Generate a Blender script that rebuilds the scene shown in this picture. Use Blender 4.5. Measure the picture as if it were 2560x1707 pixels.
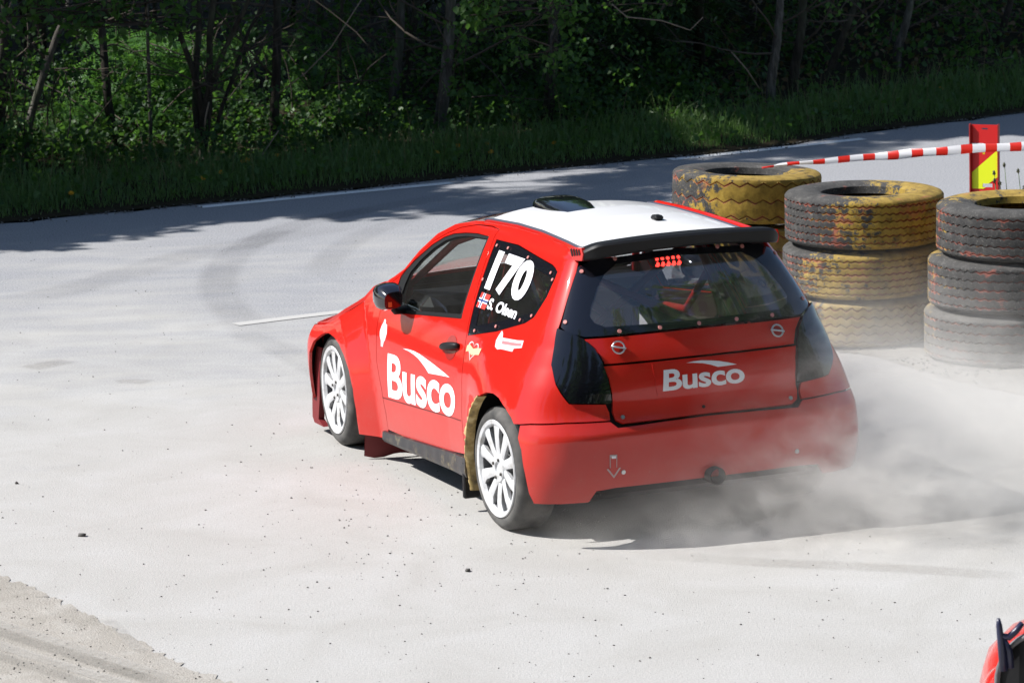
import bpy, bmesh, math, random
import numpy as np
from mathutils import Matrix, Vector, geometry

for o in list(bpy.data.objects):
    bpy.data.objects.remove(o)
scene = bpy.context.scene
col = scene.collection
rng = np.random.default_rng(7)
random.seed(7)

# ------------------------------------------------------------------ camera
F_PX, CAM_H, PITCH, ROLL = 9201.65, 4.17698, math.radians(-10.36427), math.radians(-1.70891)
def cam_axes():
    fwd = np.array([0, math.cos(PITCH), math.sin(PITCH)]); right = np.array([1., 0, 0]); up = np.cross(right, fwd)
    r2 = math.cos(ROLL)*right + math.sin(ROLL)*up; u2 = -math.sin(ROLL)*right + math.cos(ROLL)*up
    return r2, u2, fwd
R2, U2, FW = cam_axes()
cd = bpy.data.cameras.new('camera'); cam = bpy.data.objects.new('camera', cd); col.objects.link(cam)
m = Matrix.Identity(4)
for i in range(3):
    m[i][0], m[i][1], m[i][2] = R2[i], U2[i], -FW[i]
m[2][3] = CAM_H
cam.matrix_world = m
cd.sensor_width = 36; cd.lens = F_PX/2560*36; cd.clip_end = 3000; cd.clip_start = .5
cd.dof.use_dof = True; cd.dof.focus_distance = 19.0; cd.dof.aperture_fstop = 9
scene.camera = cam

# ------------------------------------------------------------------ sky, sun, exposure
SUN = Vector((-1.096, -.04, 1.14)).normalized()
EL = math.asin(SUN.z); AZ = math.atan2(SUN.x, SUN.y)
w = bpy.data.worlds.new('World'); scene.world = w; w.use_nodes = True
nt = w.node_tree; nt.nodes.clear()
sky = nt.nodes.new('ShaderNodeTexSky'); sky.sky_type = 'NISHITA'; sky.sun_disc = False
sky.sun_elevation = EL; sky.sun_rotation = AZ; sky.altitude = 100; sky.air_density = 1.0; sky.dust_density = .7; sky.ozone_density = 2.0
bg = nt.nodes.new('ShaderNodeBackground'); bg.inputs[1].default_value = .085
wo = nt.nodes.new('ShaderNodeOutputWorld'); nt.links.new(sky.outputs[0], bg.inputs[0]); nt.links.new(bg.outputs[0], wo.inputs[0])
sl = bpy.data.lights.new('sun', 'SUN'); so = bpy.data.objects.new('sun', sl); col.objects.link(so)
sl.energy = 4.9; sl.angle = math.radians(.53); sl.color = (1, .972, .935)
so.rotation_euler = SUN.to_track_quat('Z', 'Y').to_euler(); so.location = (-20, 10, 30)
scene.view_settings.view_transform = 'Standard'; scene.view_settings.look = 'None'
scene.view_settings.exposure = .68; scene.view_settings.gamma = 1; scene.view_settings.use_curve_mapping = False
cy = scene.cycles
cy.use_denoising = True; cy.max_bounces = 8; cy.transparent_max_bounces = 16; cy.volume_bounces = 2
cy.sample_clamp_indirect = 4; cy.caustics_reflective = False; cy.caustics_refractive = False
cy.volume_max_steps = 96; cy.volume_step_rate = 2.0

# ------------------------------------------------------------------ helpers
def ray(px):
    d = FW + R2*(px[0]-1280)/F_PX - U2*(px[1]-853.5)/F_PX
    return d
def at_y(px, y):
    d = ray(px); t = y/d[1]; return Vector((d[0]*t, y, CAM_H+d[2]*t))
def at_z(px, z=0.):
    d = ray(px); t = (z-CAM_H)/d[2]; return Vector((d[0]*t, d[1]*t, z))

def tag(o, label=None, cat=None, group=None, kind=None):
    if label: o['label'] = label
    if cat: o['category'] = cat
    if group: o['group'] = group
    if kind: o['kind'] = kind
    return o
def empty(name, loc=(0, 0, 0), rz=0):
    o = bpy.data.objects.new(name, None); col.objects.link(o); o.location = loc; o.rotation_euler = (0, 0, rz)
    o.empty_display_size = .1
    return o
def link(name, me, parent=None):
    o = bpy.data.objects.new(name, me); col.objects.link(o)
    if parent: o.parent = parent
    return o
def mesh_np(name, V, Fs, mats, parent=None, smooth=True, mi=None):
    """Fs: list of faces or int array (n,k)"""
    me = bpy.data.meshes.new(name)
    V = np.asarray(V, dtype=np.float32).reshape(-1, 3)
    if isinstance(Fs, np.ndarray):
        n, k = Fs.shape
        me.vertices.add(len(V)); me.vertices.foreach_set('co', V.ravel())
        me.loops.add(n*k); me.loops.foreach_set('vertex_index', Fs.astype(np.int32).ravel())
        me.polygons.add(n); me.polygons.foreach_set('loop_start', np.arange(0, n*k, k, dtype=np.int32))
        me.update(calc_edges=True); me.validate()
    else:
        me.from_pydata([tuple(map(float, v)) for v in V], [], [tuple(map(int, f)) for f in Fs]); me.update()
    if not isinstance(mats, (list, tuple)): mats = [mats]
    for mm in mats: me.materials.append(mm)
    if smooth: me.polygons.foreach_set('use_smooth', np.ones(len(me.polygons), dtype=bool))
    if mi is not None: me.polygons.foreach_set('material_index', np.asarray(mi, dtype=np.int32))
    return link(name, me, parent)

class MB:
    """collects geometry for ONE mesh object"""
    def __init__(s): s.v = []; s.f = []; s.mi = []
    def add(s, V, Fs, mi=0):
        b = len(s.v); s.v += [tuple(map(float, p)) for p in V]; s.f += [tuple(int(i)+b for i in f) for f in Fs]; s.mi += [mi]*len(Fs)
    def box(s, c, d, rot=None, mi=0, bev=0):
        x, y, z = d[0]/2, d[1]/2, d[2]/2
        if bev:
            V = []; b = bev
            for sx in (-1, 1):
                for sy in (-1, 1):
                    for sz in (-1, 1):
                        V += [(sx*(x-b), sy*(y-b), sz*z), (sx*(x-b), sy*y, sz*(z-b)), (sx*x, sy*(y-b), sz*(z-b))]
            bm = bmesh.new()
            for p in V: bm.verts.new(p)
            bmesh.ops.convex_hull(bm, input=bm.verts[:])
            bm.verts.index_update()
            V = [v.co.copy() for v in bm.verts]; Fs = [[v.index for v in f.verts] for f in bm.faces]; bm.free()
        else:
            V = [(-x, -y, -z), (x, -y, -z), (x, y, -z), (-x, y, -z), (-x, -y, z), (x, -y, z), (x, y, z), (-x, y, z)]
            Fs = [(0, 3, 2, 1), (4, 5, 6, 7), (0, 1, 5, 4), (1, 2, 6, 5), (2, 3, 7, 6), (3, 0, 4, 7)]
        V = [Vector(p) for p in V]
        if rot is not None: V = [rot @ p for p in V]
        s.add([p+Vector(c) for p in V], Fs, mi)
    def tube(s, path, rad, n=8, cap=True, mi=0):
        path = [Vector(p) for p in path]; k = len(path)
        if not hasattr(rad, '__len__'): rad = [rad]*k
        V = []; up = Vector((0, 0, 1)); a = None
        for i, p in enumerate(path):
            t = (path[min(i+1, k-1)]-path[max(i-1, 0)]).normalized()
            if a is None:
                a = t.cross(up if abs(t.z) < .95 else Vector((1, 0, 0))).normalized()
            a = (a-t*a.dot(t)).normalized(); b = t.cross(a)
            for j in range(n):
                th = 2*math.pi*j/n; V.append(p+(a*math.cos(th)+b*math.sin(th))*rad[i])
        Fs = [(i*n+j, i*n+(j+1) % n, (i+1)*n+(j+1) % n, (i+1)*n+j) for i in range(k-1) for j in range(n)]
        if cap: Fs += [tuple(range(n-1, -1, -1)), tuple(range((k-1)*n, k*n))]
        s.add(V, Fs, mi)
    def lathe(s, prof, n=48, axis='x', c=(0, 0, 0), mi=0, closed=False):
        V = []; k = len(prof)
        for j in range(n):
            th = 2*math.pi*j/n; ct, st = math.cos(th), math.sin(th)
            for a, r in prof:
                if axis == 'x': p = (a, r*ct, r*st)
                elif axis == 'y': p = (r*st, a, r*ct)
                else: p = (r*ct, r*st, a)
                V.append((p[0]+c[0], p[1]+c[1], p[2]+c[2]))
        Fs = []
        for j in range(n):
            j2 = (j+1) % n
            for i in range(k if closed else k-1):
                i2 = (i+1) % k
                Fs.append((j*k+i, j*k+i2, j2*k+i2, j2*k+i))
        s.add(V, Fs, mi)
    def build(s, name, mats, parent=None, smooth=True):
        o = mesh_np(name, s.v, s.f, mats, parent, smooth, s.mi)
        return o
def sharp(o, deg=35):
    me = o.data
    bm = bmesh.new(); bm.from_mesh(me)
    bmesh.ops.recalc_face_normals(bm, faces=bm.faces[:])
    for e in bm.edges:
        if len(e.link_faces) == 2 and e.calc_face_angle(0) > math.radians(deg): e.smooth = False
    bm.to_mesh(me); bm.free()
    return o

# ------------------------------------------------------------------ materials
def mat(name, color=(.5, .5, .5), rough=.5, metal=0, coat=0, coat_rough=.03, spec=.5, emit=None, estr=0):
    mm = bpy.data.materials.new(name); mm.use_nodes = True
    b = mm.node_tree.nodes['Principled BSDF']
    b.inputs['Base Color'].default_value = (*color, 1); b.inputs['Roughness'].default_value = rough
    b.inputs['Metallic'].default_value = metal; b.inputs['Coat Weight'].default_value = coat; b.inputs['Coat Roughness'].default_value = coat_rough
    b.inputs['Specular IOR Level'].default_value = spec
    if emit: b.inputs['Emission Color'].default_value = (*emit, 1); b.inputs['Emission Strength'].default_value = estr
    return mm
class NT:
    def __init__(s, mm): s.t = mm.node_tree; s.b = s.t.nodes.get('Principled BSDF'); s.out = s.t.nodes.get('Material Output')
    def n(s, typ, **kw):
        nd = s.t.nodes.new('ShaderNode'+typ)
        for k, v in kw.items(): setattr(nd, k, v)
        return nd
    def l(s, a, b): s.t.links.new(a, b)
    def pos(s, obj=True):
        return s.n('TexCoord').outputs['Object'] if obj else s.n('NewGeometry').outputs['Position']
    def noise(s, vec, scale, detail=4, rough=.55, dist=0):
        nd = s.n('TexNoise'); nd.inputs['Scale'].default_value = scale; nd.inputs['Detail'].default_value = detail
        nd.inputs['Roughness'].default_value = rough; nd.inputs['Distortion'].default_value = dist
        if vec is not None: s.l(vec, nd.inputs['Vector'])
        return nd.outputs['Fac']
    def ramp(s, fac, stops, interp='LINEAR'):
        nd = s.n('ValToRGB'); cr = nd.color_ramp; cr.interpolation = interp
        while len(cr.elements) > 1: cr.elements.remove(cr.elements[-1])
        for i, (p, c) in enumerate(stops):
            if not hasattr(c, '__len__'): c = (c, c, c)
            e = cr.elements[0] if i == 0 else cr.elements.new(p)
            e.position = p; e.color = (*c[:3], 1)
        s.l(fac, nd.inputs[0]); return nd.outputs[0]
    def mix(s, fac, a, b, blend='MIX'):
        nd = s.n('Mix', data_type='RGBA', blend_type=blend)
        for sock, v in ((0, fac), (6, a), (7, b)):
            if hasattr(v, 'is_linked'): s.l(v, nd.inputs[sock])
            elif hasattr(v, '__len__'): nd.inputs[sock].default_value = (*v[:3], 1)
            else: nd.inputs[sock].default_value = v
        return nd.outputs[2]
    def math(s, op, a, b=None, c=None, clamp=False):
        nd = s.n('Math', operation=op, use_clamp=clamp)
        for i, v in enumerate((a, b, c)):
            if v is None: continue
            if hasattr(v, 'is_linked'): s.l(v, nd.inputs[i])
            else: nd.inputs[i].default_value = v
        return nd.outputs[0]
    def vmath(s, op, a, b=None):
        nd = s.n('VectorMath', operation=op)
        for i, v in enumerate((a, b)):
            if v is None: continue
            if hasattr(v, 'is_linked'): s.l(v, nd.inputs[i])
            else: nd.inputs[i].default_value = v
        return nd
    def sep(s, v):
        nd = s.n('SeparateXYZ'); s.l(v, nd.inputs[0]); return nd.outputs
    def bump(s, h, strength=.3, dist=.01):
        nd = s.n('Bump'); nd.inputs['Strength'].default_value = strength; nd.inputs['Distance'].default_value = dist
        s.l(h, nd.inputs['Height']); s.l(nd.outputs[0], s.b.inputs['Normal'])
    def base(s, c): s.l(c, s.b.inputs['Base Color'])
    def rough(s, c): s.l(c, s.b.inputs['Roughness'])

def paint(name, color, dust=.25):
    mm = mat(name, color, .4, 0, .8, .04, spec=.12); t = NT(mm)
    p = t.pos(); z = t.sep(p)[2]
    nz = t.noise(p, 9, 6, .65); nz2 = t.noise(p, 60, 3)
    low = t.math('MULTIPLY_ADD', z, -1.1, .75, clamp=True)
    f = t.math('MULTIPLY', t.math('MULTIPLY', low, nz), dust*1.7)
    yy = t.sep(p)[1]; film = t.math('MULTIPLY', t.math('MULTIPLY_ADD', yy, -2.2, -.75, clamp=True), t.math('MULTIPLY_ADD', z, -.55, .95, clamp=True)); film = t.math('MULTIPLY', film, t.ramp(t.noise(p, 4.5, 6, .7, .6), [(.25, .35), (.75, 1.)])); f = t.math('ADD', f, t.math('MULTIPLY', film, dust*1.15))
    f2 = t.math('MULTIPLY', t.math('GREATER_THAN', nz2, .71), t.math('MULTIPLY', low, .5))
    t.base(t.mix(t.math('ADD', f, f2, clamp=True), color, (.30, .25, .21)))
    t.l(t.math('MULTIPLY_ADD', f, .9, .04, clamp=True), t.b.inputs['Coat Roughness'])
    return mm
RED = paint('red_paint', (.52, .0095, .0045), .19)
WHITE = paint('white_paint', (.84, .84, .85), .05)
DRED = mat('dark_red_flap', (.16, .012, .014), .6)
BLACK = mat('black_plastic', (.010, .010, .011), .5, spec=.22)
GLOSSB = mat('black_gloss', (.008, .008, .012), .12, 0, 1, .03)
LAMP = mat('smoked_lens', (.006, .006, .009), .08, 0, .8, .03)
RUBBER = mat('black_rubber', (.02, .02, .02), .75)
STEEL = mat('steel', (.55, .55, .56), .3, .9)
DARKSTEEL = mat('dark_steel', (.06, .055, .05), .55, .5)
LETTER = mat('white_vinyl', (.80, .80, .83), .4)
LETTERDIM = mat('white_vinyl_rear', (.74, .74, .77), .4)
BLUE = mat('blue_vinyl', (.01, .03, .16), .4)
FLAGRED = mat('flag_red_vinyl', (.65, .04, .03), .4)
GOLD = mat('gold_vinyl', (.66, .47, .26), .5)
CAGE = mat('roll_cage_paint', (.30, .010, .011), .45)
NAVY = mat('navy_fabric', (.012, .018, .055), .9)
ORANGE = mat('orange_plastic', (.75, .12, .02), .5)
GREYM = mat('grey_plastic', (.15, .15, .16), .6)
LED = mat('red_led', (.5, .01, .01), .4, emit=(1, .03, .02), estr=6)
INNER = mat('bare_inner_skin', (.035, .008, .010), .7)
BOLT = mat('bolt_heads', (.55, .22, .20), .4)

def foam_mat():
    mm = mat('tan_foam', (.36, .25, .09), .8); t = NT(mm); p = t.pos(); n_ = t.noise(p, 18, 6)
    t.base(t.ramp(n_, [(.3, (.10, .07, .03)), (.5, (.36, .25, .09)), (.7, (.58, .46, .24))])); t.bump(n_, .6, .01); return mm
FOAM = foam_mat()
def sill_mat():
    mm = mat('muddy_black_sill', (.02, .02, .022), .5); t = NT(mm); p = t.pos()
    n_ = t.noise(p, 7, 7, .7); n2 = t.noise(p, 40, 4)
    f = t.math('MULTIPLY', t.ramp(n_, [(.52, 0.), (.66, .8)]), t.ramp(n2, [(.4, .1), (.6, 1.)]))
    t.base(t.mix(f, (.022, .022, .025), (.26, .215, .13))); t.rough(t.math('MULTIPLY_ADD', f, .4, .35)); t.bump(f, .4, .004); return mm
SILL = sill_mat()
def tyre_mat():
    mm = mat('dusty_race_rubber', (.03, .03, .03), .8); t = NT(mm); p = t.pos(); n_ = t.noise(p, 10, 6)
    x = t.sep(p)
    t.base(t.ramp(n_, [(.3, (.03, .03, .03)), (.7, (.105, .10, .093))])); t.bump(t.noise(p, 150, 3), .2, .003); return mm
RTYRE = tyre_mat()
WHEELW = mat('white_rim_paint', (.62, .63, .64), .4, 0, .4)
_t = NT(WHEELW); _n = _t.noise(_t.pos(), 16, 6, .7); _t.base(_t.ramp(_n, [(.3, (.34, .33, .31)), (.5, (.52, .525, .535)), (.7, (.60, .61, .625))]))
def glass(name, tint=(.6, .62, .62), fres=.06, film=0):
    mm = bpy.data.materials.new(name); mm.use_nodes = True; t = NT(mm); t.t.nodes.remove(t.b)
    tr = t.n('BsdfTransparent'); tr.inputs[0].default_value = (*tint, 1)
    gl = t.n('BsdfGlossy'); gl.inputs['Roughness'].default_value = .015; gl.inputs[0].default_value = (.95, .95, .95, 1)
    lw = t.n('LayerWeight'); lw.inputs[0].default_value = .5
    f = t.math('MULTIPLY_ADD', t.math('POWER', lw.outputs['Facing'], 5.), .9, fres, clamp=True)
    mx = t.n('MixShader'); t.l(f, mx.inputs[0]); t.l(tr.outputs[0], mx.inputs[1]); t.l(gl.outputs[0], mx.inputs[2])
    
    if film:
        df = t.n('BsdfDiffuse'); df.inputs[0].default_value = (.42, .40, .38, 1); m2 = t.n('MixShader')
        t.l(t.math('MULTIPLY', t.ramp(t.noise(t.pos(), 5, 6, .7), [(.3, .5), (.7, 1.)]), film), m2.inputs[0]); t.l(mx.outputs[0], m2.inputs[1]); t.l(df.outputs[0], m2.inputs[2]); mx = m2
    t.l(mx.outputs[0], t.out.inputs[0]); return mm
GLASS = glass('side_glass', (.70, .74, .72), .06, .03)
RGLASS = glass('rear_glass', (.62, .61, .66), .17, .14)
WGLASS = glass('windscreen_glass', (.86, .89, .87), .06)

# ------------------------------------------------------------------ ground
ground_pts = None
GRASS_PX = [(0, 559), (230, 536), (497, 511), (900, 472), (1130, 446), (1397, 421), (1589, 402), (1800, 383), (1964, 364), (2168, 330), (2372, 306), (2560, 282)]
EDGE = [at_z(p) for p in GRASS_PX]
EX = np.array([-60., -25, -12, -7]+[p.x for p in EDGE]+[9., 20, 60]); EY = np.array([22., 24.2, 26.3, 27.5]+[p.y for p in EDGE]+[37., 46, 80])
def edge_y(x): return np.interp(x, EX, EY)

def asphalt_mat():
    mm = mat('dusty_asphalt', (.3, .3, .3), .9, spec=.25); t = NT(mm); p = t.pos(False); xyz = t.sep(p)
    big = t.noise(p, .35, 5, .6, .6); mid = t.noise(p, 1.6, 6, .62, .8)
    vm = t.n('Mapping'); vm.inputs['Scale'].default_value = (1, 2.6, 1); vm.inputs['Rotation'].default_value = (0, 0, .35); t.l(p, vm.inputs[0])
    streak = t.noise(vm.outputs[0], 1.3, 5, .6, .5)
    fine = t.noise(p, 140, 2, .6); grit = t.noise(p, 420, 1, .5)
    # dust lies thick where cars cut the corner, thins out towards the far carriageway
    g = t.math('MULTIPLY_ADD', xyz[1], -.16, 4.45)                      # 1 near y=21.5, 0 at y=28
    g = t.math('ADD', g, t.math('MULTIPLY_ADD', big, 1.6, -.8))
    g = t.math('ADD', g, t.math('MULTIPLY_ADD', streak, 1.3, -.65))
    g = t.math('MINIMUM', t.math('MAXIMUM', g, .10), 1.0)
    gr2 = t.noise(p, 75, 2, .7); asp = t.mix(t.ramp(gr2, [(.36, 0.), (.64, 1.)]), (.185, .190, .207), (.345, .350, .368))
    dust = t.ramp(mid, [(.25, (.372, .360, .337)), (.5, (.412, .402, .383)), (.75, (.447, .440, .427))])
    dust = t.mix(t.math('MULTIPLY', t.math('GREATER_THAN', grit, .66), .35), dust, (.24, .23, .22))
    dust = t.mix(t.math('MULTIPLY', t.ramp(gr2, [(.35, 1.), (.56, 0.)]), .42), dust, (.29, .285, .275))
    t.base(t.mix(g, asp, dust))
    t.bump(t.math('ADD', t.math('ADD', fine, gr2), t.math('MULTIPLY', grit, .5)), .45, .006)
    return mm
ASPH = asphalt_mat()
def floor_mat():
    mm = mat('forest_soil', (.05, .04, .03), .95, spec=.1); t = NT(mm); p = t.pos(False)
    n_ = t.noise(p, 6, 7, .7); n2 = t.noise(p, 28, 5, .7)
    c = t.ramp(n_, [(.3, (.014, .013, .008)), (.5, (.028, .023, .014)), (.7, (.028, .036, .014))])
    t.base(t.mix(t.ramp(n2, [(.5, 0.), (.7, 1.)]), c, (.055, .040, .024))); t.bump(n2, .8, .03); return mm
SOIL = floor_mat()
def dirt_mat(name, c0, c1, c2, sc=12):
    mm = mat(name, c1, .95, spec=.15); t = NT(mm); p = t.pos(False)
    n_ = t.noise(p, sc, 7, .68, .4); g = t.noise(p, 110, 3, .6)
    c = t.ramp(n_, [(.3, c0), (.52, c1), (.72, c2)]); t.base(t.mix(t.ramp(g, [(.45, 0.), (.75, .6)]), c, tuple(.55*v for v in c0)))
    t.bump(t.math('ADD', n_, g), .55, .012); return mm
SAND = dirt_mat('loose_sand', (.30, .28, .245), (.36, .335, .30), (.43, .41, .375), 3.2)
GRAVELM = dirt_mat('gravel_bed', (.20, .19, .17), (.29, .275, .25), (.36, .34, .31), 30)
MARK = mat('road_paint', (.62, .62, .60), .8)
def mark_mat(dusty):
    mm = mat('worn_road_paint', (.6, .6, .58), .85); t = NT(mm); p = t.pos(False); n_ = t.noise(p, 22, 6, .7)
    t.base(t.mix(t.ramp(n_, [(.34, .5), (.44, .02)]), (.425, .417, .40) if dusty else (.80, .80, .79), (.40, .395, .38) if dusty else (.3, .3, .31))); return mm
MARKD, MARKF = mark_mat(True), mark_mat(False)

# road: one sheet from behind the camera to the grass edge
xs = np.concatenate([np.linspace(-60, -8, 14), np.linspace(-6, 8, 57), np.linspace(12, 60, 10)])
V = []; Fs = []
ROWS = 12
for i, x in enumerate(xs):
    e = float(edge_y(x)) + .10*math.sin(x*7.1)*.5 + .05*math.sin(x*17.3)
    for j in range(ROWS):
        V.append((x, -40+(e+40)*(j/(ROWS-1)), 0.))
for i in range(len(xs)-1):
    for j in range(ROWS-1):
        a = i*ROWS+j; Fs.append((a, a+ROWS, a+ROWS+1, a+1))
tag(mesh_np('road', V, Fs, ASPH), kind='structure')
G = mesh_np('ground', [(-400, -400, -.06), (400, -400, -.06), (400, 400, -.06), (-400, 400, -.06)], [(0, 1, 2, 3)], SOIL); tag(G, kind='structure')

def floor_z(x, d):
    """height of the verge and wood floor, d metres behind the asphalt edge"""
    right = np.clip((x-.5)/4., 0, 1); right = right*right*(3-2*right)
    bank = .10*np.clip(d/.8, 0, 1)+.28*right*np.clip((d-.6)/2.2, 0, 1)
    return .012+bank+(.05+.15*right)*np.clip(d-3, 0, 40)*.5
V = []; Fs = []
ds = np.concatenate([np.linspace(-.02, 3, 14), np.linspace(3.6, 20, 22), [40, 90]])
for x in xs:
    for d in ds:
        e = float(edge_y(x))
        V.append((x, e+d, float(floor_z(x, max(d, 0)))+(.05*math.sin(3.1*x+2*d)*math.sin(2.3*d-x) if d > .6 else 0)))
n_ = len(ds)
Fs = [(i*n_+j, (i+1)*n_+j, (i+1)*n_+j+1, i*n_+j+1) for i in range(len(xs)-1) for j in range(n_-1)]
tag(mesh_np('forest_floor', V, Fs, SOIL), kind='structure')
def floor_at(x, y): return float(floor_z(x, max(0., y-float(edge_y(x)))))

# painted lines (sheets 4 mm up)
def line_sheet(name, pxs, wd, mm, z=.004):
    P_ = [at_z(p) for p in pxs]; V = []; Fs = []
    pts = []
    for a, b in zip(P_[:-1], P_[1:]):
        for k in range(8): pts.append(a.lerp(b, k/8))
    pts.append(P_[-1])
    for i, p in enumerate(pts):
        t_ = (pts[min(i+1, len(pts)-1)]-pts[max(i-1, 0)]).normalized(); n2 = Vector((-t_.y, t_.x, 0))
        j = 1+.06*math.sin(i*2.7)
        V += [p+n2*wd/2*j+Vector((0, 0, z)), p-n2*wd/2+Vector((0, 0, z))]
    for i in range(len(pts)-1): Fs.append((2*i, 2*i+1, 2*i+3, 2*i+2))
    o = mesh_np(name, V, Fs, mm); tag(o, kind='structure'); return o
line_sheet('road_marking', [(501, 519), (900, 480), (1130, 458)], .125, MARKF)
line_sheet('road_marking', [(1675, 400), (1760, 392), (2158, 348)], .125, MARKF)
line_sheet('road_marking', [(589, 812), (735, 794), (890, 776)], .115, MARKD)

# tyre marks: rubber streaks with worn, see-through edges
def skid_mat(al=.4, c_=(.11, .11, .118)):
    mm = mat('rubber_streak', c_, .85); t = NT(mm); p = t.pos(False); n_ = t.noise(p, 30, 5, .7); n3 = t.noise(p, 1.8, 3)
    uv = t.n('UVMap').outputs[0]; u = t.sep(uv)
    e = t.math('MULTIPLY', t.math('SUBTRACT', 1., t.math('ABSOLUTE', t.math('MULTIPLY_ADD', u[0], 2, -1))), 2.2, clamp=True)
    ends = t.math('MULTIPLY', t.math('SUBTRACT', 1., t.math('ABSOLUTE', t.math('MULTIPLY_ADD', u[1], 2, -1))), 3., clamp=True)
    f = t.math('MULTIPLY', t.math('MULTIPLY', e, ends), t.math('MULTIPLY', t.ramp(n_, [(.3, .25), (.7, .75)]), t.ramp(n3, [(.3, .4), (.6, 1.)])))
    tr = t.n('BsdfTransparent'); mx = t.n('MixShader'); t.l(t.math('MULTIPLY', f, al), mx.inputs[0]); t.l(tr.outputs[0], mx.inputs[1]); t.l(t.b.outputs[0], mx.inputs[2]); t.l(mx.outputs[0], t.out.inputs[0])
    return mm
SKID = skid_mat(.34); SKIDF = skid_mat(.20); STAIN = skid_mat(.30, (.20, .175, .14))
def strip(name, pts, wd, mm, z):
    pts = [Vector(p) for p in pts]; sp = []
    for i in range(len(pts)-1):
        p0, p1, p2, p3 = pts[max(i-1, 0)], pts[i], pts[i+1], pts[min(i+2, len(pts)-1)]
        for k in range(10):
            t_ = k/10
            sp.append(.5*((2*p1)+(p2-p0)*t_+(2*p0-5*p1+4*p2-p3)*t_*t_+(3*p1-p0-3*p2+p3)*t_**3))
    sp.append(pts[-1]); n_ = len(sp); V = []; uv = []
    for i, p in enumerate(sp):
        t_ = (sp[min(i+1, n_-1)]-sp[max(i-1, 0)]).normalized(); n2 = Vector((-t_.y, t_.x, 0))
        for s in (-1, 1): V.append((p.x+n2.x*s*wd/2, p.y+n2.y*s*wd/2, z)); uv.append(((s+1)/2, i/(n_-1)))
    Fs = [(2*i, 2*i+1, 2*i+3, 2*i+2) for i in range(n_-1)]
    o = mesh_np(name, V, Fs, mm); ul = o.data.uv_layers.new(name='UVMap')
    for lp in o.data.loops: ul.data[lp.index].uv = uv[lp.vertex_index]
    tag(o, kind='structure'); return o
K_ = 2560/2352
pxk = lambda *l: [at_z((a*K_, b*K_)) for a, b in l]
strip('tyre_mark', pxk((600, 780), (525, 705), (500, 655), (520, 605), (575, 562), (680, 517), (860, 480), (1150, 430)), .34, SKID, .0030)
strip('tyre_mark', pxk((735, 640), (752, 600), (800, 560), (900, 515), (1150, 455), (1500, 400)), .30, SKIDF, .0034)
strip('tyre_mark', pxk((0, 700), (200, 655), (420, 590), (640, 545), (900, 500)), .5, SKIDF, .0026)
strip('tyre_mark', pxk((540, 760), (640, 800), (760, 870), (900, 960)), .28, SKIDF, .0028)
strip('tyre_mark', pxk((1500, 1275), (1750, 1292), (2050, 1305), (2352, 1325)), .20, STAIN, .0032)
strip('tyre_mark', pxk((60, 848), (110, 838), (160, 828)), .24, STAIN, .0036)
strip('tyre_mark', pxk((265, 878), (300, 876), (345, 879)), .16, STAIN, .0036)

# loose sand in the near corner, jagged where it was swept off the asphalt
def blob_sheet(name, outline, mm, z, jag, step=.03, rough=.006):
    pts = [Vector(p) for p in outline]; d = []
    for i, a in enumerate(pts):
        b = pts[(i+1) % len(pts)]; k = max(1, int((b-a).length/step))
        for q in range(k):
            p = a.lerp(b, q/k); d.append(Vector((p.x+random.uniform(-jag, jag)*.5, p.y+random.uniform(-jag, jag), 0)))
    P2 = [Vector((p.x, p.y)) for p in d]
    n_ = len(P2); xs_ = [p.x for p in P2]; ys_ = [p.y for p in P2]
    gx = np.arange(min(xs_), max(xs_), .12); gy = np.arange(min(ys_), max(ys_), .12)
    poly = np.array([(p.x, p.y) for p in P2])
    GX, GY = np.meshgrid(gx, gy); gp = np.stack([GX.ravel(), GY.ravel()], 1); gp += rng.uniform(-.03, .03, gp.shape)
    ins = inpoly(gp, poly)
    allp = P2+[Vector(q) for q in gp[ins]]
    co, ed, fa, *_ = geometry.delaunay_2d_cdt(allp, [(i, (i+1) % n_) for i in range(n_)], [], 0, 1e-5)
    co = np.array([tuple(c) for c in co]); fa = np.array([f for f in fa if len(f) == 3])
    cen = co[fa].mean(1); fa = fa[inpoly(cen, poly)]
    # fix winding
    a = co[fa[:, 1]]-co[fa[:, 0]]; b = co[fa[:, 2]]-co[fa[:, 0]]; fl = (a[:, 0]*b[:, 1]-a[:, 1]*b[:, 0]) < 0; fa[fl] = fa[fl][:, ::-1]
    zz = z+rng.uniform(0, rough, len(co)); zz[:n_] = z
    o = mesh_np(name, np.column_stack([co, zz]), fa.astype(int), mm); tag(o, kind='structure'); return o
def inpoly(p, poly):
    p = np.asarray(p); x, y = p[:, 0], p[:, 1]; c = np.zeros(len(p), bool); n_ = len(poly); j = n_-1
    for i in range(n_):
        xi, yi = poly[i]; xj, yj = poly[j]
        if yi != yj: c ^= ((yi > y) != (yj > y)) & (x < (xj-xi)*(y-yi)/(yj-yi)+xi)
        j = i
    return c
sb = [at_z(p) for p in [(0, 1442), (65, 1464), (218, 1535), (359, 1611), (457, 1665), (577, 1707)]]
blob_sheet('sand_patch', [(-4.2, 19.2, 0), (-3.0, 17.75, 0)]+sb+[(-1.05, 14.7, 0), (-.6, 13.9, 0), (-4.2, 13.2, 0)], SAND, .004, .035)
gb = [at_z(p) for p in [(2600, 995), (2510, 978), (2449, 968), (2329, 936), (2230, 905), (2150, 885), (2090, 878)]]
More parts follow.
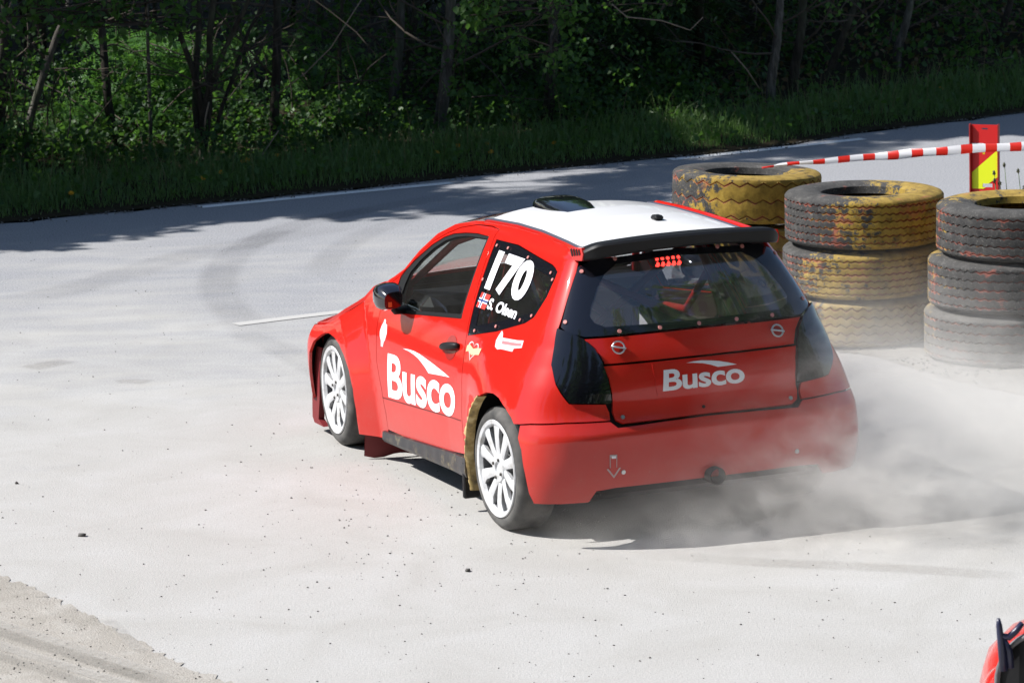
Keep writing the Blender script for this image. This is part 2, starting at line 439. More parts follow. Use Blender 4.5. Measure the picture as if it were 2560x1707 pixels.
blob_sheet('gravel_patch', gb+[Vector((1.75, 22.7, 0)), Vector((1.7, 23.6, 0)), Vector((2.3, 24.3, 0)), Vector((4.2, 24.1, 0)), Vector((5.6, 23.6, 0)), Vector((6.9, 23.7, 0)), Vector((7.8, 22.9, 0)), Vector((7.1, 21.6, 0)), Vector((5.6, 21.0, 0)), Vector((4.3, 20.35, 0))], GRAVELM, .005, .03, rough=.014)

SANDL = skid_mat(.75, (.46, .44, .405)); SANDD = skid_mat(.6, (.24, .225, .20))
for i, (a, b_) in enumerate(((1418, 1572), (1437, 1590), (1468, 1612), (1492, 1640))):
    strip('sand_track', pxk((-60, a), (90, a+48), (220, a+88), (420, b_)), .10, SANDL if i % 2 == 0 else SANDD, .0125+.0004*i)
strip('sand_track', pxk((232, 1418), (262, 1440), (300, 1480), (330, 1502)), .07, SANDL, .0142)
# ------------------------------------------------------------------ pebbles and grit
def rock_mesh(n=1):
    bm = bmesh.new(); bmesh.ops.create_icosphere(bm, subdivisions=1, radius=1)
    V = np.array([v.co for v in bm.verts]); Fs = np.array([[v.index for v in f.verts] for f in bm.faces]); bm.free(); return V, Fs
RV, RF = rock_mesh()
def scatter_rocks(name, P_, sz, mm):
    nv = len(RV); out = np.empty((len(P_)*nv, 3)); 
    for i, (p, s) in enumerate(zip(P_, sz)):
        d = 1+rng.uniform(-.3, .3, (nv, 1)); q = RV*d*s*np.array([1, .8, .6])
        th = rng.uniform(0, 6.28); c_, s_ = math.cos(th), math.sin(th)
        q = np.stack([q[:, 0]*c_-q[:, 1]*s_, q[:, 0]*s_+q[:, 1]*c_, q[:, 2]], 1)
        out[i*nv:(i+1)*nv] = q+np.array(p)
    Fs = (RF[None]+(np.arange(len(P_))*nv)[:, None, None]).reshape(-1, 3)
    return mesh_np(name, out, Fs, mm, smooth=False)
PEB = mat('dark_stone', (.09, .085, .08), .9)
PEB2 = dirt_mat('grey_stone', (.12, .115, .11), (.20, .192, .18), (.30, .29, .27), 30)
P_ = []; S_ = []
for _ in range(1100):
    px = (rng.uniform(-100, 2660), rng.uniform(560, 1720)); q = at_z(px)
    P_.append((q.x, q.y, .002)); S_.append(.0022+.004*rng.random()**3)
for _ in range(260):
    px = (rng.uniform(640, 1500), rng.uniform(1090, 1480)); q = at_z(px); P_.append((q.x, q.y, .002)); S_.append(.002+.005*rng.random()**3)
tag(scatter_rocks('pebbles', P_, S_, PEB), 'small dark pebbles strewn over the dusty road', 'pebbles', kind='stuff')
P_ = []; S_ = []
while len(P_) < 3200:
    x, y = rng.uniform(.8, 5), rng.uniform(20.3, 24)
    bx = np.interp(x, [p.x for p in gb[::-1]], [p.y for p in gb[::-1]])
    if y > bx+.02 and x > 1.75 and y < 23.9: P_.append((x, y, .012)); S_.append(rng.uniform(.005, .013))
for _ in range(260):
    px = (rng.uniform(0, 600), rng.uniform(1440, 1707)); q = at_z(px)
    if px[1] > 1442+px[0]*.46+20: P_.append((q.x, q.y, .008)); S_.append(rng.uniform(.002, .0065))
x_ = rng.uniform(-5, 6, 1300)
for x in x_: P_.append((x, float(edge_y(x))+rng.normal(-.02, .10), .012)); S_.append(rng.uniform(.004, .011))
tag(scatter_rocks('gravel', P_, S_, PEB2), 'loose grey gravel along the road edge and below the tyre stacks', 'gravel', kind='stuff')
for px, s, lab in [((207, 1340), .022, 'dark stone lying alone on the pale road ahead of the sand'), ((1169, 1428), .018, 'small dark stone on the road in front of the red car'), ((41, 1209), .014, 'dark chip of stone on the dusty road near the left picture edge')]:
    q = at_z(px); o = scatter_rocks('stone', [(0, 0, 0)], [s], PEB); o.location = (q.x, q.y, s*.35); tag(o, lab, 'stone')

# ------------------------------------------------------------------ rally car: body surface  (x right, y forward, z up; origin under the rear axle)
def smooth_table(zs, vs):
    zs = np.array(zs, float); vs = np.array(vs, float); mm = np.gradient(vs, zs)
    def f(z):
        z = np.clip(np.asarray(z, float), zs[0], zs[-1]); i = np.clip(np.searchsorted(zs, z)-1, 0, len(zs)-2)
        h = zs[i+1]-zs[i]; t = (z-zs[i])/h
        return ((2*t**3-3*t**2+1)*vs[i]+(t**3-2*t**2+t)*h*mm[i]+(-2*t**3+3*t**2)*vs[i+1]+(t**3-t**2)*h*mm[i+1])
    return f
WZ = smooth_table([.0, .15, .2, .4, .6, .75, .9, 1.0, 1.1, 1.2, 1.3, 1.36, 1.42], [.80, .815, .822, .843, .842, .822, .778, .737, .687, .632, .572, .53, .455])
YR = smooth_table([.15, .2, .3, .5, .56, .60, .64, .8, .9, 1.0, 1.1, 1.2, 1.3, 1.38, 1.45], [-.605, -.625, -.655, -.674, -.676, -.655, -.634, -.612, -.582, -.535, -.482, -.427, -.367, -.315, -.27])
NZ = smooth_table([.15, .3, .5, .6, .69, .8, .88, 1.05, 1.2, 1.45], [4.4, 4.4, 4.3, 4.1, 4.0, 3.9, 4.0, 4.9, 5.2, 5.2])
Y0, YFR, YFS, KC = -.10, 3.02, 2.6, .80
SC = -Y0+KC*np.pi/2
def flare(y, z):
    d = np.hypot(y-2.30, (z-.31)); d = np.where(z < .31, np.abs(y-2.30), d)
    front = np.interp(d, [.30, .375, .435, .445, .585, .60], [.075, .075, .072, .068, .003, 0.])*np.clip((.98-z)/.2, 0, 1)
    dr = np.hypot(y, (z-.31)); dr = np.where(z < .31, np.abs(y), dr)
    dr = np.where(y < 0, np.minimum(dr, np.maximum(z-.31, 0)), dr)
    r = np.interp(dr, [0, .1, .2, .3, .36, .46, .56, .66], [.100, .098, .088, .074, .066, .044, .018, 0.])
    return front+r*(1-.75*np.clip((y+.05)/.4, 0, 1)**1.5*np.clip((.85-z)/.25, 0, 1))
def wside(y, z):
    lift = np.interp(y, [1.7, 1.9, 2.1, 2.4, 2.7, 3.05], [0, .03, .08, .17, .25, .33]); q = np.clip((z-.45)/.3, 0, 1)
    return WZ(z+lift*q*q*(3-2*q))+np.interp(y, [-.6, .2, 1.0, 1.8, 2.4, 3.05], [0, 0, 0, 0, -.02, -.06])+flare(y, z)
def wall0(s, z):
    s, z = np.broadcast_arrays(np.asarray(s, float), np.asarray(z, float))
    y = np.maximum(-s, Y0); wd = wside(y, z); x = -wd; yy = y.copy()
    mk = s > -Y0; phi = np.clip((s+Y0)/KC, 0, np.pi); c, sn = np.cos(phi), np.sin(phi); n = NZ(z)
    r = (np.abs(c)**n+np.abs(sn)**n)**(-1/n)
    x = np.where(mk, -wd*c*r, x); yy = np.where(mk, Y0-(Y0-YR(z))*sn*r, yy)
    u = np.clip((y-YFS)/(YFR-YFS), 0, 1); x = np.where(y > YFS, x*(1-u**2.6+1e-9)**(1/2.6), x)
    return np.stack([x, yy, z], -1)
def wall(s, z):
    s, z = np.broadcast_arrays(np.asarray(s, float), np.asarray(z, float)); rt = s > SC
    p = wall0(np.where(rt, 2*SC-s, s), z); p[..., 0] = np.where(rt, -p[..., 0], p[..., 0]); return p
def snormal(surf, s, z):
    e = 2e-4; a = surf(s+e, z)-surf(s-e, z); b = surf(s, z+e)-surf(s, z-e); n = np.cross(a, b)
    return n/(np.linalg.norm(n, axis=-1, keepdims=True)+1e-12)
def dens(poly, step):
    out = []; n = len(poly)
    for i in range(n):
        a, b = np.array(poly[i]), np.array(poly[(i+1) % n]); k = max(1, int(np.ceil(np.linalg.norm(b-a)/step)))
        for q in range(k): out.append(a+(b-a)*q/k)
    return np.array(out)
def rounded(poly, it=1, keep=0.25):
    P2 = np.array(poly, float)
    for _ in range(it):
        nx = np.roll(P2, -1, 0); P2 = np.stack([P2*(1-keep)+nx*keep, P2*keep+nx*(1-keep)], 1).reshape(-1, 2)
    return P2
def inset(poly, d):
    P2 = np.array(poly, float); a = np.roll(P2, 1, 0); b = np.roll(P2, -1, 0)
    area = .5*np.sum(P2[:, 0]*b[:, 1]-b[:, 0]*P2[:, 1]); t = b-a; t /= np.linalg.norm(t, axis=1, keepdims=True)+1e-12
    n = np.stack([-t[:, 1], t[:, 0]], 1)*(1 if area > 0 else -1); return P2+n*d
def mir(poly): return [(2*SC-s, z) for s, z in poly][::-1]
def panel(name, poly, mats, parent, holes=(), surf=wall, off=0., th=.012, step=.03, gap=.0025, bend=None, flip=False, kind=None):
    """a sheet cut to an outline on a body surface, with its own thickness"""
    o_ = dens(inset(poly, gap) if gap else np.array(poly, float), step*.8); rings = [o_]+[dens(inset(h, -gap) if gap else np.array(h, float), step*.8) for h in holes]
    lo, hi = o_.min(0), o_.max(0)
    gx, gy = np.meshgrid(np.arange(lo[0]+step*.5, hi[0], step), np.arange(lo[1]+step*.5, hi[1], step)); gp = np.stack([gx.ravel(), gy.ravel()], 1)
    keep = inpoly(gp, o_)
    for h in rings[1:]: keep &= ~inpoly(gp, h)
    bd = np.concatenate(rings)
    if keep.any():
        g2 = gp[keep]; dmin = np.min(np.hypot(g2[:, None, 0]-bd[None, :, 0], g2[:, None, 1]-bd[None, :, 1]), 1); g2 = g2[dmin > step*.45]
    else: g2 = np.empty((0, 2))
    edges = []; b0 = 0
    for r in rings: edges += [(b0+i, b0+(i+1) % len(r)) for i in range(len(r))]; b0 += len(r)
    co, ed, fa, *_ = geometry.delaunay_2d_cdt([Vector(p) for p in np.concatenate([bd, g2])], edges, [], 0, 1e-6)
    co = np.array([tuple(c) for c in co]); fa = np.array([f for f in fa if len(f) == 3]); cen = co[fa].mean(1)
    k = inpoly(cen, o_)
    for h in rings[1:]: k &= ~inpoly(cen, h)
    fa = fa[k]
    a = co[fa[:, 1]]-co[fa[:, 0]]; b = co[fa[:, 2]]-co[fa[:, 0]]; ng = (a[:, 0]*b[:, 1]-a[:, 1]*b[:, 0]) < 0; fa[ng] = fa[ng][:, ::-1]
    if flip: fa = fa[:, ::-1]
    S, Z = co[:, 0], co[:, 1]; P3 = surf(S, Z); N = snormal(surf, S, Z)*(-1 if flip else 1)
    if bend is not None: P3 = P3+N*bend(S, Z)[:, None]
    P3 = P3+N*off; nv = len(P3)
    from collections import Counter
    cnt = Counter(tuple(sorted((int(f[i]), int(f[(i+1) % 3])))) for f in fa for i in range(3))
    be = [(int(f[i]), int(f[(i+1) % 3])) for f in fa for i in range(3) if cnt[tuple(sorted((int(f[i]), int(f[(i+1) % 3]))))] == 1]
    V = [P3]; Fs = [tuple(f) for f in fa]
    if th:
        V.append(P3-N*th); Fs += [(f[0]+nv, f[2]+nv, f[1]+nv) for f in fa]
        bi = sorted({i for e in be for i in e}); mp = {v: 2*nv+i for i, v in enumerate(bi)}; nb = len(bi)
        V.append(P3[bi]); V.append((P3-N*th)[bi])
        Fs += [(mp[j], mp[i], mp[i]+nb, mp[j]+nb) for i, j in be]
    two = mats in (RED, WHITE) and th
    o = mesh_np(name, np.concatenate(V), Fs, [mats, INNER] if two else mats, parent, True, [0]*len(fa)+[1]*len(fa)+[0]*(len(Fs)-2*len(fa)) if two else None)
    cn = [N]
    if th:
        cn.append(-N); dr = np.zeros((nb, 3)); look = {v: i for i, v in enumerate(bi)}
        for i, j in be:
            t_ = np.cross(P3[j]-P3[i], N[i]); dr[look[i]] += t_; dr[look[j]] += t_
        dr /= np.linalg.norm(dr, axis=1, keepdims=True)+1e-12; cn += [dr, dr]
    o.data.normals_split_custom_set_from_vertices([tuple(v) for v in np.concatenate(cn)])
    return o

CX, CY, CRZ = .69346, 18.03059, math.radians(22.45066)
car = empty('rally_car', (CX, CY, 0), CRZ)
tag(car, 'red rally hatchback with white roof and race number 170 sliding through the bend', 'car')

# ---- outlines in (s, z): s runs along the left flank (s = -y), round the corner and across the tail
APILL = [(-1.775, .968), (-1.66, 1.022), (-1.575, 1.07), (-1.49, 1.175), (-1.37, 1.276), (-1.214, 1.343), (-1.024, 1.381), (-.888, 1.395), (-.58, 1.408), (-.279, 1.41), (.05, 1.402), (.30, 1.392)]
DOORTOP = [(-.700, 1.376), (-.796, 1.379), (-.962, 1.368), (-1.13, 1.334), (-1.25, 1.292), (-1.37, 1.238), (-1.463, 1.165), (-1.53, 1.085), (-1.62, 1.015), (-1.70, .965)]
DOORFRONT = [(-1.705, .90), (-1.70, .75), (-1.665, .571), (-1.607, .437), (-1.578, .30), (-1.581, .212)]
SILLL = [(-1.0, .225), (-.40, .30)]
DOORREAR = [(-.425, .40), (-.44, .60), (-.46, .70), (-.516, .888)]
DOOR = DOORTOP+DOORFRONT+SILLL+DOORREAR
GLIN = [(-.770, 1.325), (-1.014, 1.309), (-1.132, 1.289), (-1.239, 1.259), (-1.338, 1.207), (-1.43, 1.135), (-1.490, 1.065), (-1.497, 1.0), (-1.48, .90), (-1.455, .878), (-.671, .968)]
GLOUT = [(-.752, 1.336), (-.9, 1.332), (-1.041, 1.318), (-1.176, 1.297), (-1.268, 1.269), (-1.367, 1.219), (-1.46, 1.15), (-1.535, 1.085), (-1.580, 1.03), (-1.572, .98), (-1.515, .865), (-1.487, .857), (-.640, .950)]
QWIN = [(-.648, 1.335), (-.375, 1.341), (-.07, 1.319), (.254, 1.298), (.355, 1.286), (.362, 1.262), (.344, 1.176), (.24, 1.075), (.106, 1.038), (-.18, .956), (-.5, .887)]
QIN = [(-.56, 1.285), (-.37, 1.291), (-.08, 1.271), (.24, 1.252), (.29, 1.235), (.28, 1.18), (.19, 1.105), (.09, 1.080), (-.19, 1.003), (-.445, .945)]
AR = [(.462, .600), (.424, .627), (.333, .658), (.185, .690), (.077, .698), (-.006, .690), (-.077, .666), (-.154, .619), (-.22, .57), (-.30, .48), (-.355, .40), (-.40, .30)]
ARB = [(.511, .544), (.552, .49), (.583, .383), (.605, .278), (.63, .233)]
AF = [(-1.868, .142), (-1.870, .18), (-1.863, .284), (-1.872, .396), (-1.915, .49), (-1.989, .556), (-2.082, .602), (-2.186, .624), (-2.287, .629), (-2.358, .619), (-2.422, .598), (-2.54, .545), (-2.62, .47), (-2.66, .36), (-2.68, .20)]
FTOP = [(-1.775, .968), (-1.803, .956), (-1.93, .902), (-2.02, .84), (-2.10, .785), (-2.25, .712), (-2.40, .662), (-2.6, .63), (-2.8, .60), (-2.96, .56)]
LAMPP = [(.633, 1.050), (.630, .97), (.637, .884), (.69, .803), (.735, .755), (.777, .712), (.92, .700), (.945, .702), (.93, .76), (.905, .83), (.878, .893), (.84, .955), (.784, 1.006), (.72, 1.035)]
side_panel = APILL+[(.579, 1.385), (.66, 1.345), (.668, 1.30), (.655, 1.20), (.645, 1.10), (.633, 1.050), (.630, .97), (.637, .884), (.69, .803), (.735, .755), (.777, .712), (.92, .700), (.938, .66), (.938, .622), (.772, .625), (.60, .616), (.523, .606)]+AR+DOORREAR+DOORTOP
fender = [(-1.70, .965)]+DOORFRONT+[(-1.60, .155), (-1.646, .148)]+AF+[(-2.75, .18), (-2.99, .22), (-2.99, .45)]+FTOP[::-1]
def both(fn):
    for k in (0, 1): fn((lambda p: p) if k == 0 else mir, k)
def make_side(T, k):
    panel('side_panel', T(side_panel), RED, car, holes=[T(QWIN)], th=.016)
    panel('front_fender', T(fender), RED, car, th=.016, step=.017)
    d = panel('door', T(DOOR), RED, car, holes=[T(GLOUT)], th=.03)
    panel('window_frame', T(GLOUT), BLACK, d, holes=[T(GLIN)], th=.02, off=-.004, gap=.0)
    panel('window_pane', T(inset(GLIN, -.004)), GLASS, d, th=0, off=-.012, gap=0, step=.06)
    q = panel('window_border', T(QWIN), GLOSSB, car, holes=[T(QIN)], th=.008, off=-.002, gap=.001)
    panel('window_pane', T(inset(QIN, -.003)), GLASS, q, th=0, off=-.006, gap=0, step=.06)
    lp = panel('tail_lamp', T(LAMPP), LAMP, car, th=.03, off=.004, gap=.003, bend=lambda S, Z: .012*np.clip(np.minimum((Z-.70)/.08, 1), 0, 1))
    # sill
    b = MB(); V = []
    sg = -1 if k == 0 else 1
    for i, y in enumerate(np.linspace(1.64, .40, 30)):
        zt = np.interp(y, [.40, 1.64], [.297, .207]); hgt = np.interp(y, [.40, 1.64], [.115, .068]); jit = .003*math.sin(i*2.1)
        x0 = float(wside(y, zt))
        V += [(sg*(x0-.02), y, zt-.002), (sg*(x0+.012), y, zt-.012), (sg*(x0+.016+jit), y, zt-hgt*.75), (sg*(x0+.004), y, zt-hgt), (sg*(x0-.06), y, zt-hgt+.01)]
    Fs = [(i*5+j, i*5+j+1, (i+1)*5+j+1, (i+1)*5+j) for i in range(29) for j in range(4)]+[(0, 1, 2, 3, 4), tuple(29*5+j for j in (4, 3, 2, 1, 0))]
    b.add(V, Fs); sharp(b.build('side_skirt', SILL, car), 30)
    # ragged foam edge in front of the rear wheel and the flap below it
    b = MB(); rows = []
    for i, z in enumerate(np.linspace(.66, .12, 46)):
        y = float(np.interp(z, [.12, .30, .40, .48, .57, .62, .67], [.395, .40, .355, .30, .22, .155, .08]))
        j = .007*math.sin(i*1.7)+.006*math.sin(i*3.9)+(.02 if 16 < i < 21 else 0)
        x0 = float(wside(max(y, .1), z))+.004
        rows.append([(sg*(x0+.004), y+.012+j, z), (sg*(x0+.012), y-.012, z), (sg*(x0+.002), y-.022, z), (sg*(x0-.03), y-.03, z), (sg*(x0-.02), y+.012, z)])
    V = [p for r in rows for p in r]; Fs = [(i*5+j, i*5+(j+1) % 5, (i+1)*5+(j+1) % 5, (i+1)*5+j) for i in range(45) for j in range(5)]
    b.add(V, Fs); sharp(b.build('foam_edge', FOAM, car), 50)
    b = MB(); b.box((sg*.81, .435, .165), (.10, .03, .19), bev=.006); b.build('jacking_plate', BLACK, car, False)
    # mud flaps
    b = MB(); V = []
    for i, z in enumerate(np.linspace(.17, .015, 5)):
        for j, x in enumerate(np.linspace(.60, .855, 6)):
            V.append((sg*x, 1.855+.03*i/4-.05*(1-j/5)*i/4*1.2, z+.012*math.sin(j*1.3)))
    Fs = [(i*6+j, i*6+j+1, (i+1)*6+j+1, (i+1)*6+j) for i in range(4) for j in range(5)]
    nb = len(V); V2 = [(p[0], p[1]-.008, p[2]) for p in V]; Fs2 = [tuple(v+nb for v in f[::-1]) for f in Fs]
    b.add(V+V2, Fs+Fs2); b.build('mud_flap', DRED, car)
    # splitter end plate ahead of the front wheel
    b = MB(); V = []
    for z, y0, y1 in ((.50, 2.56, 2.64), (.36, 2.61, 2.71), (.20, 2.63, 2.75), (.08, 2.66, 2.76), (.05, 2.58, 2.73)):
        for y in (y0, y1):
            for x in (.80, .835): V.append((sg*x, y, z))
    Fs = []
    for i in range(4):
        a = 4*i; c = a+4; Fs += [(a+1, a+3, c+3, c+1), (a, c, c+2, a+2), (a, a+1, c+1, c), (a+2, c+2, c+3, a+3)]
    Fs += [(0, 2, 3, 1), (16, 17, 19, 18)]
    b.add(V, Fs); sharp(b.build('splitter_end_plate', DRED, car))
    # door mirror
    mb = MB(); C0 = Vector((sg*.885, 1.36, .972)); V = []
    prof = [(-.09, .10, .055, -.01), (-.05, .135, .078, -.004), (.0, .145, .085, 0), (.045, .13, .074, .004), (.085, .06, .03, .006), (.095, .01, .006, .006)]
    for dy, rx, rz, dz in prof:
        for j in range(20):
            th = 2*math.pi*j/20; c, s = math.cos(th), math.sin(th); e = .62
            V.append(C0+Vector((sg*rx*.50*np.sign(c)*abs(c)**e, dy, dz+rz*.8*np.sign(s)*abs(s)**e-.008*c)))
    Fs = [(i*20+j, i*20+(j+1) % 20, (i+1)*20+(j+1) % 20, (i+1)*20+j) for i in range(5) for j in range(20)]+[tuple(range(19, -1, -1)), tuple(range(100, 120))]
    mb.add(V, Fs); mo = sharp(mb.build('door_mirror', GLOSSB, car), 45)
    mb = MB(); V = [C0+Vector((sg*rx*.75, -.0915, rz*.75-.01)) for rx, rz in [(-.045, -.046), (.045, -.046), (.05, 0), (.045, .046), (-.045, .046), (-.05, 0)]]
    mb.add(V, [tuple(range(6)) if sg > 0 else tuple(range(5, -1, -1))]); mb.build('mirror_glass', mat('mirror', (.10, .10, .11), .08, 1), mo, False)
    mb = MB(); mb.box(C0+Vector((sg*.02, -.088, -.03)), (.022, .01, .028), bev=.002); mb.build('indicator', ORANGE, mo, False)
    mb = MB(); mb.tube([C0+Vector((-sg*.02, .0, -.055)), C0+Vector((-sg*.05, .02, -.085)), C0+Vector((-sg*.13, .05, -.09))], [.018, .022, .024], 10); mb.build('mirror_foot', BLACK, mo)
    # door handle; the scoop's shade is a darker red oval on the door
    s0, z0 = -.668, .806; T0 = (lambda s: s) if k == 0 else (lambda s: 2*SC-s)
    oval = [(s0+.075*math.cos(a)*1.0, z0-.005+.062*math.sin(a)) for a in np.linspace(0, 2*math.pi, 28, endpoint=False)]
    panel('handle_scoop', T(oval if k == 0 else oval), mat('scoop_shade_red', (.30, .006, .004), .3, 0, .6), d, off=.002, th=.002, gap=0, step=.02)
    b = MB(); pts = [wall(T0(s0+u), z0+.018*u/.1)+snormal(wall, T0(s0+u), z0)*(.022-.012*abs(u/.1)**2) for u in np.linspace(-.105, .105, 9)]
    b.tube(pts, [.012, .017, .019, .02, .02, .02, .019, .017, .012], 10); b.build('handle', BLACK, d)
both(make_side)

# rear bumper, tailgate, covers
BUMP = [(.523, .6035), (.60, .6135), (.772, .6225), (.938, .619), (.964, .590), (1.15, .597), (SC, .601)]
BUMPL = [(.63, .228), (.862, .230), (.889, .286), (SC, .284)]
def symp(left): return left+[(2*SC-s, z) for s, z in left[::-1] if s < SC-1e-6]
bl = BUMP+[(2*SC-s, z) for s, z in BUMP[::-1][1:]]
bumper = ARB[::-1]+bl+[(2*SC-s, z) for s, z in ARB]+[(2*SC-s, z) for s, z in BUMPL[:-1]]+[(SC, .284)]+BUMPL[::-1][1:]
bumper = bumper[:-1] if bumper[-1] == bumper[0] else bumper
def bump_bend(S, Z):
    a = np.where(S > SC, 2*SC-S, S); inn = np.clip((a-.90)/.06, 0, 1)
    return -.016*inn*np.clip((.348-Z)/.02, 0, 1)
bo = panel('rear_bumper', bumper, RED, car, th=.02, step=.022, bend=bump_bend)
TG1 = symp([(.79, 1.004), (.845, .952), (.884, .892), (.888, .886), (SC, .886)])
tg1 = [(.79, 1.006), (.845, .952), (.884, .892), (.884, .885)]; tg1 = tg1+[(SC, .884)]+[(2*SC-s, z) for s, z in tg1[::-1]]+[(SC, 1.008)]
panel('tailgate', tg1, RED, car, th=.02)
tg2 = [(.884, .879), (.91, .82), (.934, .75), (.946, .69), (.946, .66), (.958, .622), (.985, .604)]; tg2 = tg2+[(SC, .608)]+[(2*SC-s, z) for s, z in tg2[::-1]]+[(SC, .878)]
tl = panel('boot_lid', tg2, RED, car, th=.02, off=.003)
plate = [(1.095, .868), (1.128, .716), (1.600, .716), (2*SC-1.095, .868)]
pl = panel('licence_plate_cover', plate, RED, tl, th=.002, off=.0055, gap=0)
lin = [(.40, .62), (.48, .56), (.60, .40), (.66, .32), (SC, .34)]; lin = lin+[(2*SC-a, b_) for a, b_ in lin[1:-1][::-1]]; lin += [(2*SC-.40, .62), (2*SC-.48, .68), (2*SC-.60, .80), (2*SC-.70, .98), (SC, .98), (.70, .98), (.60, .80), (.48, .68)]
panel('gap_backing', lin, BLACK, car, th=.004, off=-.024, gap=0, step=.06)  # black sheet added behind the panel gaps so no bright ground shows through
# rear window
RW = [(.672, 1.325), (.655, 1.20), (.650, 1.056), (.70, 1.034), (.79, 1.012)]
rw = RW+[(SC, 1.014)]+[(2*SC-s, z) for s, z in RW[::-1]]+[(2*SC-.76, 1.355), (SC, 1.372), (.76, 1.355)]
RI = [(.914, 1.325), (.855, 1.285), (.825, 1.23), (.806, 1.151), (.803, 1.107), (.83, 1.075), (.881, 1.054)]
ri = RI+[(SC, 1.046)]+[(2*SC-s, z) for s, z in RI[::-1]]+[(SC, 1.340)]
rwo = panel('rear_window', rw, GLOSSB, car, holes=[ri], th=.006, off=.001, gap=.002)
panel('window_pane', inset(ri, -.003), RGLASS, rwo, th=0, off=-.001, gap=0, step=.05)
def disc(name, s, z, r, mm, parent, off=.003, h=.004, n=10, surf=wall):
    p = surf(s, z); nn = Vector(snormal(surf, np.float64(s), np.float64(z))); q = nn.to_track_quat('Z', 'Y')
    b = MB(); V = []
    for hh, rr in ((0, r), (h, r*.9)):
        V += [Vector(p)+q @ Vector((rr*math.cos(2*math.pi*j/n), rr*math.sin(2*math.pi*j/n), off+hh)) for j in range(n)]
    b.add(V, [(j, (j+1) % n, n+(j+1) % n, n+j) for j in range(n)]+[tuple(range(n, 2*n))]); return b.build(name, mm, parent, False)
for s, z in [(.709, 1.302), (.904, 1.350), (1.666, 1.360), (1.824, 1.350), (2.06, 1.298), (2.013, 1.08), (.675, 1.08), (.945, 1.028), (1.149, 1.027), (1.375, 1.028), (1.592, 1.029), (1.779, 1.029)]:
    disc('bolt', s, z, .011, BOLT, rwo)
for k in (0, 1):
    for s, z in [(-.60, 1.31), (-.46, 1.315), (-.19, 1.305), (.20, 1.275), (.33, 1.25), (.19, 1.075), (.04, 1.04), (-.20, .975), (-.43, .92), (-.57, 1.15)]:
        disc('bolt', s if k == 0 else 2*SC-s, z, .009, BOLT, bpy.data.objects['window_border' if k == 0 else 'window_border.001'])
for s, z in [(.985, .632), (2*SC-.985, .632)]: disc('bolt', s, z, .011, STEEL, tl, off=.004)
disc('keyhole', SC-.02, .64, .009, BLACK, tl, off=.004)
for s, z in [(.985, .372), (2*SC-.985, .372)]: disc('bolt', s, z, .012, STEEL, bo, off=.001)
# quick-release pins on the tailgate: ring plus cross bar
for s in (.879, 2*SC-.885):
    p = Vector(wall(s+.06 if s < SC else s-.06, .955)); s_ = s+.06 if s < SC else s-.06
    nn = Vector(snormal(wall, np.float64(s_), np.float64(.955))); q = nn.to_track_quat('Z', 'Y'); b = MB()
    b.tube([p+q @ Vector((.030*math.cos(a), .030*math.sin(a), .010)) for a in np.linspace(0, 2*math.pi, 25)], .0045, 6, False)
    b.tube([p+q @ Vector((-.036, .008, .012)), p+q @ Vector((.036, -.008, .012))], .005, 6); b.build('bonnet_pin', STEEL, car)

# roof
def rail(y):
    ys = np.array([-.30, -.05, .279, .58, .888, 1.024]); zs = np.array([1.392, 1.402, 1.41, 1.408, 1.395, 1.381]); return np.interp(y, ys, zs)
def roof(u, y):
    u, y = np.broadcast_arrays(np.asarray(u, float), np.asarray(y, float)); z = rail(y); xr = WZ(z)
    yy = np.clip((Y0-y)/(Y0-YR(z)), 0, .995); xr = xr*(1-np.maximum(yy, 0)**5.2)**(1/5.2)
    h = np.interp(y, [-.35, .1, .6, .95, 1.1], [.030, .045, .05, .042, .03])
    return np.stack([u*xr, y+.12*(1-u**2)*np.clip((y-.5)/.5, 0, 1), z+h*(1-(.55*u**2+.45*u**4))], -1)
rp = [(-.955, -.285), (.885, -.285), (.885, .90), (-.955, .90)]
ro = panel('roof', rp, WHITE, car, surf=roof, th=.015, gap=0, step=.045)
for sg, us in ((-1, .965), (1, .895)):
    b = MB(); b.tube([roof(sg*us, y) for y in np.linspace(-.28, .95, 40)], .0085, 6); b.build('roof_strip', mat('roof_seal', (.05, .052, .075), .5), car)
    panel('roof_edge', [(sg*us, -.285), (sg*1.03, -.285), (sg*1.03, .93), (sg*us, .93)][::1 if sg > 0 else -1], RED, car, surf=roof, th=.01, gap=0, step=.03)
b = MB(); b.tube([roof(.975, y)+np.array([.002, 0, .004]) for y in np.linspace(-.26, .95, 40)], .017, 8); b.build('roof_rail', RED, car)
# roof scoop
b = MB(); V = []
base = [at for at in [(.64, .10, .0), (.78, .135, .042), (.90, .14, .062), (1.00, .135, .066), (1.06, .12, .058), (1.085, .09, .038)]]
for y, hw, hz in base:
    for j in range(13):
        th = math.pi*j/12; c, s = math.cos(th), math.sin(th)
        x = hw*np.sign(c)*abs(c)**.45; p = roof(x/.5, y-.1); V.append((x*.82-.105, y-.07, float(p[2])-.004+.85*hz*abs(s)**.5))
Fs = [(i*13+j, i*13+j+1, (i+1)*13+j+1, (i+1)*13+j) for i in range(len(base)-1) for j in range(12)]+[tuple((len(base)-1)*13+j for j in range(13))]
b.add(V, Fs); sharp(b.build('roof_scoop', GLOSSB, car), 50)
p = roof(.07, .13); b = MB(); b.box((p[0]+.06, .10, p[2]+.010), (.05, .06, .026), bev=.009); b.build('aerial_base', BLACK, car, False)
